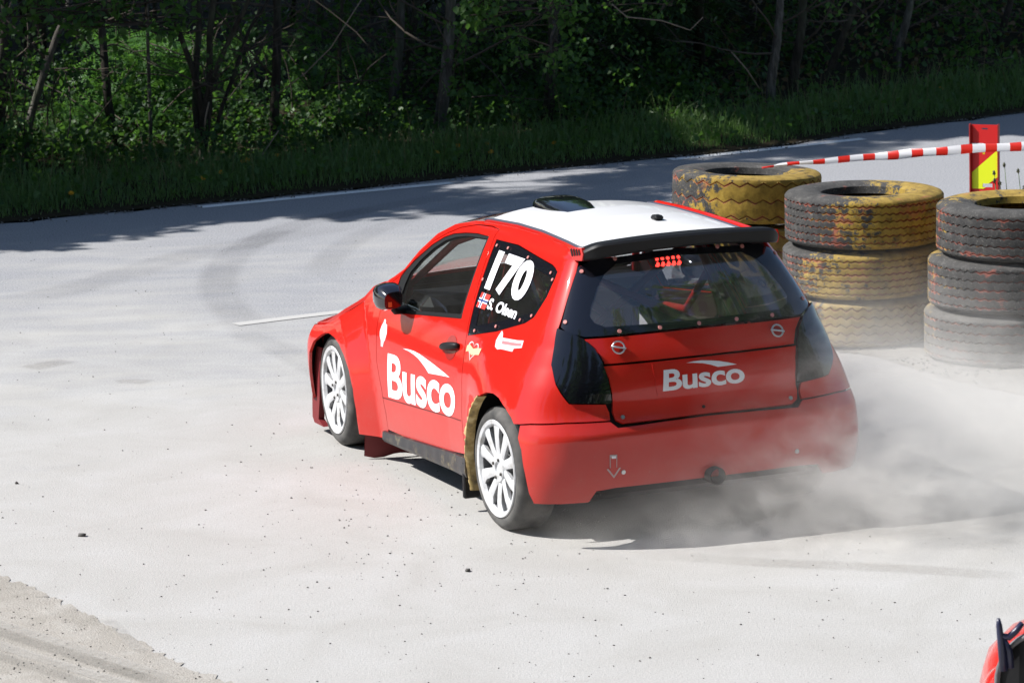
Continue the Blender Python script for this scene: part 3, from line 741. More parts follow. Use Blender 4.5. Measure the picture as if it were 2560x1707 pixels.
# rear spoiler: black blade across the roof's trailing edge
b = MB(); V = []; NX = 41
for i in range(NX):
    u = -1+2*i/(NX-1); x = .522*u; a = 1-abs(u)**3.2; e = max(0, abs(u)-.86)/.14
    zt = 1.441+.022*(1-u*u)-.030*e*e; zb = 1.364+.034*(1-u*u)-.004*e; y1 = -.425-.04*(1-u*u)+.05*e*e
    zr = float(roof(max(-.97, min(.97, x/.5)), -.27)[2])
    V += [(x, -.24, zr+.004), (x, -.36, zt-.004+.002), (x, y1, zt), (x, y1-.012, zt-.010), (x, y1-.004, zb+.012), (x, y1+.012, zb), (x, y1+.05, zb+.004), (x, -.27, zr-.035)]
Fs = [(i*8+j, i*8+(j+1) % 8, (i+1)*8+(j+1) % 8, (i+1)*8+j) for i in range(NX-1) for j in range(8)]+[tuple(range(7, -1, -1)), tuple((NX-1)*8+j for j in range(8))]
b.add(V, Fs); sp_ = sharp(b.build('rear_spoiler', BLACK, car), 30)
for sg in (-1, 1):
    b = MB(); V = []
    for x in (.512, .528): V += [(sg*x, -.20, 1.380), (sg*x, -.30, 1.418), (sg*x, -.37, 1.425), (sg*x, -.385, 1.395), (sg*x, -.37, 1.362), (sg*x, -.28, 1.352)]
    b.add(V, [tuple(range(6)), tuple(range(11, 5, -1))]+[(i, i+6, (i+1) % 6+6, (i+1) % 6) for i in range(6)]); ep = sharp(b.build('spoiler_end_plate', RED, sp_))
    b = MB()
    for q in range(4): b.box((sg*.5295, -.255-.030*q, 1.388+.004*q), (.003, .017, .036-.003*q), Matrix.Rotation(-.5, 3, 'X'))
    b.build('end_plate_lettering', BLACK, ep, False)
# windscreen and bonnet
AP = np.array([[-s, z] for s, z in APILL[:8]]); AK = np.linspace(0, 1, len(AP))
def screen(u, k):
    u, k = np.broadcast_arrays(np.asarray(u, float), np.asarray(k, float)); y = np.interp(k, AK, AP[:, 0]); z = np.interp(k, AK, AP[:, 1])
    return np.stack([u*WZ(z)*.985, y+.16*(1-u*u), z+.018*(1-u*u)], -1)
panel('windscreen', [(-.99, .02), (.99, .02), (.99, .98), (-.99, .98)], WGLASS, car, surf=screen, th=0, gap=0, step=.06)
FT = np.array([[-s, z] for s, z in FTOP])
def hood(u, y):
    u, y = np.broadcast_arrays(np.asarray(u, float), np.asarray(y, float)); z = np.interp(y, FT[:, 0], FT[:, 1]); x = wall0(-y, z)[..., 0]*-1
    lift = np.interp(y, [1.75, 1.95, 2.1, 2.3, 2.6], [.008, .030, .030, .022, .008])
    return np.stack([u*x*.985, y, z+lift+np.interp(y, [1.75, 2.2, 2.9], [.03, .10, .10])*(1-np.abs(u)**2.6)], -1)
hd = panel('bonnet', [(-1, 1.80), (1, 1.80), (1, 2.93), (-1, 2.93)], RED, car, surf=hood, th=.02, gap=.0, step=.06)
b = MB(); V = []
for y in np.linspace(1.79, 2.9, 16):
    z = float(np.interp(y, FT[:, 0], FT[:, 1])); x = -float(wall0(-y, z)[0]); V += [(-x+.02, y, z-.03), (x-.02, y, z-.03)]
b.add(V, [(2*i, 2*i+1, 2*i+3, 2*i+2) for i in range(15)]); b.build('engine_bay', BLACK, car)
b = MB(); V = []
for i in range(25):
    a = math.pi*i/24; x = -.80*math.cos(a); y = 2.62+.36*math.sin(a)**.7
    V += [(x, y, .57), (x, y+.03, .40), (x, y+.02, .16)]
b.add(V, [(3*i+j, 3*i+j+1, 3*i+3+j+1, 3*i+3+j) for i in range(24) for j in range(2)]); b.build('front_bumper', RED, car)
b = MB(); V = []
for x in (-.86, .86):
    V += [(x*.86, 1.70, .96), (x*.86, 1.83, .93)]
b.add([V[0], V[1], V[3], V[2]], [(0, 2, 3, 1)]); b.build('scuttle', BLACK, car)

# undertray, exhaust, bulkheads
b = MB(); b.box((0, 1.15, .20), (1.40, 3.1, .03)); b.box((0, -.50, .30), (1.1, .16, .10)); b.box((0, -.32, .36), (1.2, .25, .22)); b.build('undertray', BLACK, car, False)
b = MB(); b.lathe([(-.70, .036), (-.70, .043), (-.45, .043), (-.45, .036)], 20, 'y', (.015, 0, .305), closed=True); b.build('exhaust_pipe', DARKSTEEL, car)
b = MB(); b.box((0, 1.78, .55), (1.46, .03, .68)); b.box((0, 2.5, .40), (1.1, .9, .3)); b.build('bulkhead', BLACK, car, False)
for sg in (-1, 1):
    for yc in (0., 2.315):
        b = MB(); V = []; n2 = 15
        for j in range(n2):
            a = math.pi*j/(n2-1)*1.06-.09; rr = .40 if yc == 0 else .42
            for x in (.50, .835): V.append((sg*x, yc+rr*math.cos(a)*(1 if yc else .96), .30+min(rr*math.sin(a), .385 if yc == 0 else .30)))
        b.add(V, [(2*i, 2*i+1, 2*i+3, 2*i+2) for i in range(n2-1)])
        b.build('wheel_arch_liner', BLACK, car)

# wheels
def slick_profile(r, w0):
    return [(-w0+.015, .235), (-w0+.004, .250), (-w0, .272), (-w0+.010, r-.020), (-w0+.026, r-.004), (-w0+.05, r), (w0-.05, r), (w0-.026, r-.004), (w0-.010, r-.020), (w0, .272), (w0-.004, .250), (w0-.015, .235), (w0-.03, .222), (-w0+.03, .222)]
wheel_meshes = {}
def wheel(x, y, sg, steer=0, spin=0):
    wr = empty('wheel', (x, y, .306)); wr.parent = car; wr.rotation_euler = (0, 0, steer)
    R_, hw = .308, .108
    b = MB(); b.lathe(slick_profile(R_, hw), 72, 'x', closed=True); sharp(b.build('tyre', RTYRE, wr), 50)
    b = MB(); b.lathe([(sg*(hw-.022), .213), (-sg*(hw-.02), .205), (-sg*(hw-.02), .215), (-sg*.02, .222), (sg*(hw-.022), .228)], 60, 'x', closed=True); sharp(b.build('rim_barrel', GREYM, wr), 40)  # grey barrel: the shading between the white spokes is put into its colour
    b = MB()
    b.lathe([(sg*(hw-.004), .244), (sg*(hw+.002), .240), (sg*(hw-.002), .222), (sg*(hw-.020), .212), (sg*(hw-.020), .232)], 60, 'x', closed=True)
    b.lathe([(sg*(hw-.018), .0), (sg*(hw-.018), .030), (sg*(hw-.008), .034), (sg*(hw-.010), .066), (sg*(hw-.026), .080), (sg*(hw-.06), .080), (sg*(hw-.06), 0)], 30, 'x')
    rim = sharp(b.build('rim', WHEELW, wr), 40)
    ns = 10; b = MB()
    for i in range(ns):
        a = 2*math.pi*(i+spin)/ns; V = []
        for r, half, xo, th in ((.060, .022, hw-.016, .03), (.11, .024, hw-.010, .026), (.17, .027, hw-.006, .026), (.228, .040, hw-.010, .03)):
            tw = a+.10*math.sin((r-.05)*14)
            for dt, dx in ((-half, -.006), (-half*.45, 0), (half*.45, 0), (half, -.006), (half*.8, -th), (-half*.8, -th)):
                V.append((sg*(xo+dx), r*math.cos(tw)-dt*math.sin(tw), r*math.sin(tw)+dt*math.cos(tw)))
        Fs = [(k*6+j, k*6+(j+1) % 6, (k+1)*6+(j+1) % 6, (k+1)*6+j) for k in range(3) for j in range(6)]
        bb = MB(); bb.add(V, Fs); sharp(bb.build('spoke', WHEELW, wr), 40)
    for i in range(4):
        b = MB(); a = 2*math.pi*i/4+.4; b.lathe([(sg*(hw-.02), .009), (sg*(hw-.002), .008), (sg*(hw-.002), 0)], 8, 'x', (0, .05*math.cos(a), .05*math.sin(a)))
        b.build('wheel_nut', DARKSTEEL, wr)
    b = MB(); b.lathe([(sg*.02, .06), (sg*.02, .155), (sg*.045, .155), (sg*.045, .06)], 40, 'x', closed=True); b.build('brake_disc', DARKSTEEL, wr)
    return wr
wheel(-.857+.108, 0, -1, 0, .3); wheel(-.857+.108, 2.315, -1, math.radians(-4), .1)
wheel(.857-.108, 0, 1, 0, .6); wheel(.857-.108, 2.315, 1, math.radians(-4), .5)

# interior: cage, seats, dash, rain light
b = MB(); r = .021
def cage(*pts): b.tube(pts, r, 10)
hoop = [(-.62, .55, .22), (-.66, .55, .85), (-.52, .52, 1.27), (-.44, .52, 1.335), (.44, .52, 1.335), (.52, .52, 1.27), (.66, .55, .85), (.62, .55, .22)]
cage(*hoop); cage((-.50, .52, 1.29), (.62, .55, .45)); cage((.50, .52, 1.29), (-.62, .55, .45)); cage((-.64, .55, .80), (.64, .55, .80))
for sg in (-1, 1):
    cage((sg*.46, .52, 1.335), (sg*.44, .95, 1.345), (sg*.52, 1.28, 1.24), (sg*.66, 1.62, .97), (sg*.68, 1.70, .3))
    cage((sg*.46, .50, 1.32), (sg*.50, -.12, .80), (sg*.50, -.22, .55)); cage((sg*.67, .55, .70), (sg*.70, 1.66, .55)); cage((sg*.60, .54, 1.12), (sg*.69, 1.05, .80), (sg*.70, 1.66, .76))
cage((-.44, .95, 1.345), (.44, .95, 1.345)); cage((-.46, .45, 1.30), (.50, -.10, .80)); cage((-.68, 1.60, .80), (.68, 1.60, .80)); cage((-.50, -.15, .78), (.50, -.15, .78))
b.build('roll_cage', CAGE, car)
def seat(x, mm, name='race_seat'):
    s = MB(); prof = [(.95, .30, .25, .06), (.80, .28, .25, .05), (.62, .30, .26, .08), (.52, .45, .24, .08), (.46, .70, .24, .07), (.42, .92, .20, .05), (.40, 1.02, .16, .07), (.385, 1.13, .155, .09), (.38, 1.17, .12, .04)]
    V = []
    for y, z, hw_, wing in prof:
        for j, u in enumerate(np.linspace(-1, 1, 11)):
            e = abs(u)**3; V.append((x+hw_*u, y+e*wing*(1.6 if z > .4 else .2), z+e*wing*(1.2 if z < .5 else 0)))
    nb = len(V); V2 = [(p[0], p[1]-.03, p[2]-.015) for p in V]
    Fs = [(i*11+j, i*11+j+1, (i+1)*11+j+1, (i+1)*11+j) for i in range(8) for j in range(10)]
    s.add(V+V2, Fs+[tuple(v+nb for v in f[::-1]) for f in Fs]); return s.build(name, mm, car)
seat(-.34, NAVY)
sn = bpy.data.objects['race_seat']
hb = MB()
for sx in (-.43, -.25): hb.tube([(sx, .52, 1.12), (sx, .60, 1.05), (sx+.02, .64, .85), (-.34, .70, .58)], .022, 6)
hb.build('harness', mat('navy_webbing', (.02, .035, .12), .8), sn)
hb = MB(); hb.box((-.46, .62, 1.09), (.03, .05, .09), bev=.006); hb.box((-.47, .60, .92), (.03, .045, .08), bev=.006); hb.build('harness_tag', ORANGE, sn, False)
hb = MB()
for zz in (1.13, 1.04, .95, .86): hb.tube([(-.60, .50, zz), (-.58, .80, zz-.01)], .012, 6)
for yy in (.52, .62, .72, .80): hb.tube([(-.595, yy, 1.15), (-.60, yy, .84)], .012, 6)
hb.build('window_net', NAVY, car)
b = MB(); b.box((0, 1.52, .86), (1.36, .34, .16), bev=.05); b.box((0, 1.30, .50), (.24, .5, .36), bev=.03); b.build('dashboard', BLACK, car, False)
b = MB(); b.tube([(-.34+.16*math.cos(a), 1.20+.03*math.sin(a), .86+.16*math.sin(a)) for a in np.linspace(0, 2*math.pi, 29)], .015, 8, False); b.tube([(-.50, 1.2, .86), (-.18, 1.2, .86)], .012, 6); b.tube([(-.34, 1.2, .86), (-.34, 1.45, .80)], .02, 8); b.build('steering_wheel', BLACK, car)
b = MB(); b.box((0, .10, .56), (1.25, .8, .03)); b.box((.30, .20, .68), (.42, .36, .22), bev=.02); b.build('rear_floor', BLACK, car, False)
b = MB(); b.tube([(-.20, -.05, .60), (-.20, -.05, 1.0)], .006, 6); b.box((-.20, -.05, 1.02), (.03, .03, .05)); b.build('gear_lever_rod', STEEL, car, False)
b = MB(); b.tube([(-.16, .86, 1.27), (-.16, .86, 1.31)], .008); b.box((0, 1.02, 1.27), (.24, .025, .07), bev=.012); b.build('interior_mirror', BLACK, car, False)
rl = None
b = MB(); p0 = wall(1.292, 1.326); b.box((float(p0[0]), float(p0[1])+.055, 1.325), (.155, .03, .075), Matrix.Rotation(-.45, 3, 'X'), bev=.006); rl = b.build('rain_light', BLACK, car, False)
for i in range(3):
    b = MB()
    for j in range(5):
        c = Vector((float(p0[0])-.058+.029*j, float(p0[1])+.041-.0*i, 1.325-.022*(i-1)-.004)); c.y += .010*(1-i)
        b.lathe([(-.006, 0), (-.006, .007), (0, .0125), (.01, .0125)], 8, 'y', c)
    b.build('led_row', LED, rl)

# ---- lettering and stickers, cut as thin vinyl on the panels
def text_mesh(txt, off=.0, shear=0, spacing=1.):
    cu = bpy.data.curves.new('lettering', 'FONT'); cu.body = txt; cu.size = 1; cu.offset = off; cu.shear = shear; cu.space_character = spacing; cu.resolution_u = 5; cu.fill_mode = 'FRONT'
    o = bpy.data.objects.new('lettering', cu); col.objects.link(o); dg = bpy.context.evaluated_depsgraph_get(); ob = o.evaluated_get(dg); me = ob.to_mesh()
    bm = bmesh.new(); bm.from_mesh(me); bmesh.ops.remove_doubles(bm, verts=bm.verts[:], dist=1e-4)
    V = np.array([v.co[:2] for v in bm.verts]); Fs = [[v.index for v in f.verts] for f in bm.faces]; bm.free(); ob.to_mesh_clear()
    bpy.data.objects.remove(o); bpy.data.curves.remove(cu); return V, Fs
def put(name, V, Fs, fn, mm, parent, off, mirror=False):
    """map flat vinyl (u,v) onto the body: fn(u,v)->(s,z)"""
    me = bpy.data.meshes.new('tmp'); me.from_pydata([(*v, 0) for v in V], [], Fs); bm = bmesh.new(); bm.from_mesh(me); bpy.data.meshes.remove(me)
    bmesh.ops.triangulate(bm, faces=bm.faces[:]); 
    sz = max(np.ptp(V[:, 0])/14, 1e-3)
    for _ in range(3):
        le = [e for e in bm.edges if e.calc_length() > sz]
        if not le: break
        bmesh.ops.subdivide_edges(bm, edges=le, cuts=1); bmesh.ops.triangulate(bm, faces=bm.faces[:])
    Q = np.array([v.co[:2] for v in bm.verts]); F2 = [[v.index for v in f.verts] for f in bm.faces]; bm.free()
    s, z = fn(Q[:, 0], Q[:, 1]); P3 = wall(s, z); N = snormal(wall, s, z); P3 = P3+N*off
    a = [P3[f[1]]-P3[f[0]] for f in F2]; 
    F3 = []
    for f in F2:
        nn = np.cross(P3[f[1]]-P3[f[0]], P3[f[2]]-P3[f[0]]); F3.append(f if nn @ N[f[0]] >= 0 else f[::-1])
    return mesh_np(name, P3, F3, mm, parent)
def fit(V, x0, x1, y0, y1):
    a, b = V.min(0), V.max(0); return lambda u, v: (x0+(u-a[0])/(b[0]-a[0])*(x1-x0), y0+(v-a[1])/(b[1]-a[1])*(y1-y0))
def poly_put(name, poly, mm, parent, off):
    P2 = np.array(poly); me_f = geometry.tessellate_polygon([[Vector((*p, 0)) for p in P2]]); return put(name, P2, [list(f) for f in me_f], lambda u, v: (u, v), mm, parent, off)
doors = [o for o in bpy.data.objects if o.name.startswith('door') and o.parent == car and 'mirror' not in o.name]
doors.sort(key=lambda o: o.name)
borders = sorted([o for o in bpy.data.objects if o.name.startswith('window_border')], key=lambda o: o.name)
sides = sorted([o for o in bpy.data.objects if o.name.startswith('side_panel')], key=lambda o: o.name)
VB, FB = text_mesh('Busco', .026, 0, .97)
VN, FN = text_mesh('170', .05, 0, 1.0)
VO, FO = text_mesh('S. Olsen', .032, 0, .98)
for k in (0, 1):
    Ms = (lambda s: s) if k == 0 else (lambda s: 2*SC-s)
    # the letters read left to right on both flanks
    def place(V, x0, x1, y0, y1, tilt=0, sh=0):
        f = fit(V, x0, x1, y0, y1)
        def g(u, v):
            s, z = f(u, v); t_ = (s-x0)/(x1-x0)
            if k: s = x0+x1-s
            z = z+tilt*(t_ if k == 0 else 1-t_); s = s+sh*(z-y0); return (s if k == 0 else 2*SC-s), z
        return g
    put('lettering', VB, FB, place(VB, -1.503, -.535, .404, .641, .058), LETTER, doors[k], .0018)
    sw = [(-1.296, .698), (-1.22, .706), (-1.141, .7095), (-1.06, .707), (-.994, .701), (-.92, .694), (-.847, .686), (-.716, .670), (-.627, .657), (-.70, .651), (-.768, .645), (-.915, .631), (-.96, .650), (-1.014, .667), (-1.07, .682), (-1.136, .692), (-1.21, .698)]
    poly_put('swoosh', [(Ms(s), z) for s, z in sw], LETTER, doors[k], .0018)
    fi = [(-1.600, .806), (-1.588, .800), (-1.584, .785), (-1.562, .782), (-1.556, .77), (-1.545, .737), (-1.560, .700), (-1.574, .690), (-1.582, .662), (-1.612, .661), (-1.618, .690), (-1.640, .71), (-1.648, .735), (-1.634, .768), (-1.616, .788), (-1.614, .802)]
    poly_put('sticker', [(Ms(s), z) for s, z in fi], mat('pink_vinyl', (.75, .55, .58), .5), doors[k], .0018)
    put('race_number', VN, FN, place(VN, -.515, -.015, 1.110, 1.297, 0, -.2), LETTER, borders[k], .0012)
    put('lettering', VO, FO, place(VO, -.392, -.028, 1.034, 1.086), LETTER, borders[k], .0012)
    fl = (-.520, -.405, 1.026, 1.096); W_, H_ = fl[1]-fl[0], fl[3]-fl[2]
    def rect(a, b_, c, d_): return [(Ms(fl[0]+W_*p), fl[2]+H_*q) for p, q in ((a, c), (b_, c), (b_, d_), (a, d_))]
    fo = poly_put('flag_sticker', rect(0, 1, 0, 1), FLAGRED, borders[k], .0012)
    for nm, mm, e, v0, v1, h0, h1 in (('flag_white_cross', LETTER, .0018, .25, .50, .36, .64), ('flag_blue_cross', BLUE, .0024, .32, .43, .44, .56)):
        poly_put(nm, [(Ms(fl[0]+W_*p), fl[2]+H_*q) for p, q in ((v0, 0), (v1, 0), (v1, h0), (1, h0), (1, h1), (v1, h1), (v1, 1), (v0, 1), (v0, h1), (0, h1), (0, h0), (v0, h0))], mm, fo, e)
    # heart outline with ribbon, company logo
    hc = np.array([(-.385, .835)]); ht = []
    for a in np.linspace(0, 2*math.pi, 40, endpoint=False):
        ht.append((-.385+.0062*16*math.sin(a)**3*.72, .832+.0030*(13*math.cos(a)-5*math.cos(2*a)-2*math.cos(3*a)-math.cos(4*a))*1.05))
    ht2 = [(-.385+(s+.385)*.86, .832+(z-.832)*.86) for s, z in ht]
    VV = np.array(ht+ht2); n = len(ht); put('heart_sticker', VV, [[i, (i+1) % n, n+(i+1) % n, n+i] for i in range(n)], lambda u, v: (Ms(u), v), mat('pink_vinyl', (.80, .50, .50), .5), sides[k], .0018)
    poly_put('ribbon_sticker', [(Ms(s), z) for s, z in [(-.47, .842), (-.44, .852), (-.385, .838), (-.33, .850), (-.27, .858), (-.275, .826), (-.33, .818), (-.385, .808), (-.44, .820), (-.468, .812)]], GOLD, sides[k], .0026)
    lg = poly_put('sticker', [(Ms(s), z) for s, z in [(-.135, .918), (-.13, .945), (-.118, .968), (-.09, .955), (-.075, .940), (.212, .962), (.236, .930), (.10, .915), (.10, .900), (-.04, .892), (-.075, .884), (-.115, .892)]], mat('pink_vinyl', (.78, .52, .55), .5), sides[k], .0018)
    poly_put('sticker_band', [(Ms(s), z) for s, z in [(-.06, .928), (.195, .948), (.21, .936), (-.055, .914)]], mat('rose_vinyl', (.75, .16, .17), .5), lg, .0024)
for k in (0, 1):
    Ms = (lambda s: s) if k == 0 else (lambda s: 2*SC-s)
    top = [(-1.60+.05*i, .389+.0035*i) for i in range(24)]; poly_put('trim_line', [(Ms(a), b_) for a, b_ in top]+[(Ms(a), b_-.0045) for a, b_ in top[::-1]], mat('seam_dark', (.09, .004, .004), .5), doors[k], .0016)
# rear lettering and towing arrow
f = fit(VB, 1.150, 1.546, .734, .834); put('lettering', VB, FB, f, LETTERDIM, pl, .0072)
poly_put('swoosh', [(1.263, .8555), (1.30, .859), (1.342, .860), (1.39, .855), (1.436, .848), (1.48, .837), (1.520, .824), (1.47, .822), (1.424, .8215), (1.39, .835), (1.35, .846), (1.30, .853)], LETTERDIM, pl, .0072)
ar = [(.934, .464), (.961, .462), (.962, .398), (.976, .396), (.950, .346), (.924, .395), (.936, .397)]
ao = poly_put('tow_arrow', ar, mat('grey_vinyl', (.45, .36, .36), .5), bo, .002)
c_ = np.mean(ar, 0); poly_put('arrow_fill', [tuple(c_+(np.array(p)-c_)*.78) for p in ar], RED, ao, .0028)
poly_put('arrow_patch', [(.941, .457), (.957, .456), (.957, .444), (.941, .445)], LETTER, ao, .0036)

# ------------------------------------------------------------------ tyre stacks
def painted_tyre_mat(name, seed, red=.5):
    mm = mat(name, (.03, .03, .03), .82, spec=.25); t = NT(mm); p = t.pos(); x, y, z = t.sep(p)
    oi = t.n('ObjectInfo'); off = t.math('MULTIPLY', oi.outputs['Random'], 37.)
    cb = t.n('CombineXYZ'); t.l(off, cb.inputs[0]); t.l(off, cb.inputs[2]); pv = t.vmath('ADD', p, cb.outputs[0]).outputs[0]
    n1 = t.noise(pv, 3.2, 6, .65, .6); n2 = t.noise(pv, 14, 7, .72); n3 = t.noise(pv, 5, 4, .6, 1.2); n4 = t.noise(pv, 90, 3, .6)
    at_ = t.n('Attribute'); at_.attribute_name = 'groove'; gr = at_.outputs['Fac']
    wv = t.n('Attribute'); wv.attribute_name = 'facing'; fc = wv.outputs['Fac']          # paint was brushed on one side only
    rub = t.ramp(n2, [(.3, (.020, .020, .021)), (.55, (.045, .044, .043)), (.75, (.10, .097, .092))])
    rub = t.mix(t.ramp(n4, [(.58, 0.), (.70, .55)]), rub, (.22, .21, .19))
    yel = t.ramp(n2, [(.28, (.045, .033, .014)), (.42, (.21, .135, .022)), (.6, (.33, .22, .036)), (.8, (.44, .33, .09))])
    rd = t.ramp(n2, [(.3, (.26, .05, .03)), (.7, (.42, .13, .09))])
    yf = t.math('ADD', t.math('MULTIPLY', fc, 1.0), t.math('MULTIPLY_ADD', n1, 1.5, -.75))
    yf = t.math('ADD', yf, t.math('MULTIPLY_ADD', n2, 1.5, -.80))
    yf = t.math('ADD', yf, t.math('MULTIPLY', gr, .35))
    flk = t.noise(pv, 26, 6, .75); yf = t.math('ADD', yf, t.math('MULTIPLY_ADD', flk, 1.5, -.80)); yf = t.ramp(yf, [(.56, 0.), (.64, 1.)])
    rf = t.math('ADD', t.math('MULTIPLY_ADD', n3, 1.9, -1.10), t.math('MULTIPLY', gr, .44))
    rf = t.math('ADD', rf, t.math('MULTIPLY_ADD', n2, .5, -.25)); rf = t.math('MULTIPLY', t.ramp(rf, [(.08, 0.), (.26, .85)]), red*1.6, clamp=True)
    c = t.mix(yf, rub, yel); c = t.mix(rf, c, rd)
    # road dust settles on the lower tyres and on upward faces
    dn = t.n('Attribute'); dn.attribute_name = 'dusty'; dn.attribute_type = 'INSTANCER' if False else 'GEOMETRY'
    nz = t.sep(t.n('NewGeometry').outputs['Normal'])[2]
    ws = t.sep(t.n('NewGeometry').outputs['Position'])[2]
    du = t.math('MULTIPLY_ADD', ws, -.85, .50, clamp=True); du = t.math('ADD', du, t.math('MULTIPLY', nz, .10), clamp=True)
    du = t.math('MULTIPLY', du, t.ramp(n2, [(.25, .45), (.7, 1.)]))
    t.base(t.mix(du, c, (.30, .285, .26))); t.bump(t.math('ADD', n2, t.math('MULTIPLY', n4, .4)), .35, .006)
    return mm
TYM = painted_tyre_mat('painted_tyre', 1)
def tyre_mesh(name, R_=.50, W_=.30, bead=.275, grooves=6, wob=.007, waves=60, square=False, nseg=240):
    sh = .03 if square else .055
    prof = []   # (z, r, groove, wavy)
    prof += [(-.36*W_, bead-.005, 0, 0), (-.43*W_, bead, 0, 0), (-.475*W_, bead+.03, 0, 0), (-.5*W_, (bead+R_)*.5, 0, 0), (-.495*W_, R_-.085, 0, 0), (-.488*W_, R_-.080, 0, 0), (-.485*W_, R_-.062, 0, 0), (-.47*W_, R_-sh*.7, 0, 0), (-.44*W_, R_-sh*.25, 0, 0), (-.41*W_, R_-.004, 0, 0)]
    zs = np.linspace(-.34*W_, .34*W_, grooves)
    for z in zs:
        g = .0045
        prof += [(z-g*2.2, R_, 0, 1), (z-g, R_-.001, .6, 1), (z-g*.6, R_-.011, 1, 1), (z+g*.6, R_-.011, 1, 1), (z+g, R_-.001, .6, 1), (z+g*2.2, R_, 0, 1)]
    prof += [(-a, r, g, w_) for a, r, g, w_ in prof[:10][::-1]]
    prof += [(.30*W_, bead-.03+.02, 0, 0), (.30*W_, R_-.06, 0, 0), (.0, R_-.035, 0, 0), (-.30*W_, R_-.06, 0, 0), (-.30*W_, bead-.01, 0, 0)]
    k = len(prof); a = np.arange(nseg)*2*np.pi/nseg
    tri = 2*np.abs(((a*waves/(2*np.pi)) % 1)-.5)*2-1
    V = np.empty((nseg, k, 3)); gr = np.empty((nseg, k)); fc = np.empty((nseg, k))
    for i, (z, r, g, wv) in enumerate(prof):
        sag = 1
        V[:, i, 0] = r*np.cos(a); V[:, i, 1] = r*np.sin(a); V[:, i, 2] = z+W_/2+(wob*tri if wv else 0); gr[:, i] = g
        fc[:, i] = .5+.62*np.cos(a)*(1 if r > R_-.1 else .75)+.02
    I_ = np.arange(nseg)[:, None]; J_ = np.arange(k)[None]
    Fs = np.stack([I_*k+J_, ((I_+1) % nseg)*k+J_, ((I_+1) % nseg)*k+(J_+1) % k, I_*k+(J_+1) % k], -1).reshape(-1, 4)
    o = mesh_np(name, V.reshape(-1, 3), Fs, TYM); me = o.data
    for nm, arr in (('groove', gr), ('facing', fc)):
        at_ = me.attributes.new(nm, 'FLOAT', 'POINT'); at_.data.foreach_set('value', arr.ravel().astype(np.float32))
    sharp(o, 28); return o
def stack(px_centers, y, spec, hs, group, labels, rots, tilts):
    z = 0.; out = []
    for i in range(3):
        kw, mesh = spec[i]
        c = at_y((px_centers[i], 800), y); 
        o = bpy.data.objects.new('truck_tyre', mesh); col.objects.link(o)
        o.location = (c.x, y, z+.008); o.rotation_euler = (tilts[i][0], tilts[i][1], rots[i]); tag(o, labels[i], 'tyre', group); z += hs[i]; out.append(o)
        sc = dict(zip((22.62, 23.6), (.985, .968))).get(y, 1.); o.scale = (sc, sc, 1.10 if (y == 22.62 and i == 2) else 1.0)
        if y == 23.6 and i == 2: o.location.z += .018
    return out
tA = tyre_mesh('truck_tyre', .500, .298, .272, 6, .0065, 66); tB = tyre_mesh('truck_tyre', .505, .312, .275, 5, .007, 58); tC = tyre_mesh('truck_tyre', .498, .308, .28, 3, .013, 30, True); tD = tyre_mesh('truck_tyre', .495, .296, .27, 5, .011, 44)
mA, mB, mC, mD = tA.data, tB.data, tC.data, tD.data
for o in (tA, tB, tC, tD): bpy.data.objects.remove(o)
stack([2159, 2157, 2163], 22.62, [(0, mD), (0, mA), (0, mA)], [.300, .302, 0], 'painted truck tyres stacked as a barrier',
      ['dust-covered yellow and grey truck tyre at the bottom of the middle stack', 'grey and yellow truck tyre in the middle of the central stack beside the car', 'grey and yellow truck tyre topping the middle stack, with open black centre'], [-1.1, -.8, -.35], [(0, 0), (.008, .004), (-.01, .006)])
stack([2520, 2530, 2552], 21.86, [(0, mB), (0, mB), (0, mB)], [.314, .316, 0], 'painted truck tyres stacked as a barrier',
      ['dusty grey truck tyre at the bottom of the right-hand stack, on the gravel', 'plain grey truck tyre in the middle of the right-hand stack', 'dark truck tyre with yellow round its hole, topmost of the right-hand stack'], [1.75, 1.65, 1.5], [(0, 0), (.006, 0), (.012, -.010)])
stack([1866, 1870, 1869], 23.6, [(0, mC), (0, mC), (0, mC)], [.30, .312, 0], 'painted truck tyres stacked as a barrier',
      ['truck tyre at the bottom of the rear stack hidden behind the red car', 'red and black truck tyre under the top one of the rear stack', 'yellow truck tyre with coarse zigzag tread topping the rear stack'], [.4, -1.0, -1.0], [(0, 0), (.0, 0), (-.050, .012)])

# ------------------------------------------------------------------ marker board
def frame_from(px0, y):  return at_y(px0, y)
SY = 26.2
c = at_y((2464, 600), SY); sign = empty('marker_board', (c.x, SY, 0), math.radians(-24)); tag(sign, 'upright red and yellow road marker board standing behind the right tyre stack', 'road sign')
SZ = at_y((2464, 312), SY).z; SW = .20
SRED = mat('sign_red', (.55, .012, .012), .4); SYEL = mat('fluorescent_yellow', (.70, .78, .01), .45); SDARK = mat('sign_shaded_red', (.28, .01, .01), .5)
b = MB(); hw = SW/2; y0 = 0
def sp(x, z): return (x, 0, z)
zt = SZ; slot1 = (zt-.035, zt-.024, .022); slot2 = (zt-.452, zt-.425, .036)
for z0, z1, hx in ((0, slot2[0], 0), (slot2[0], slot2[1], slot2[2]), (slot2[1], slot1[0], 0), (slot1[0], slot1[1], slot1[2]), (slot1[1], zt, 0)):
    if hx:
        off = .018 if hx > .03 else 0
        b.box((-(hw+hx)/2+off/2, 0, (z0+z1)/2), (hw-hx+off, .008, z1-z0)); b.box(((hw+hx)/2+off/2, 0, (z0+z1)/2), (hw-hx-off, .008, z1-z0))
    else: b.box((0, 0, (z0+z1)/2), (SW, .008, z1-z0))
b.build('panel', SRED, sign, False)
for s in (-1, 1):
    b = MB(); b.box((s*(hw+.004), -.014, SZ/2+.004), (.010, .036, SZ+.006), bev=.002); b.build('side_rail', SDARK, sign, False)  # rails in a darker red, their shade put into the colour
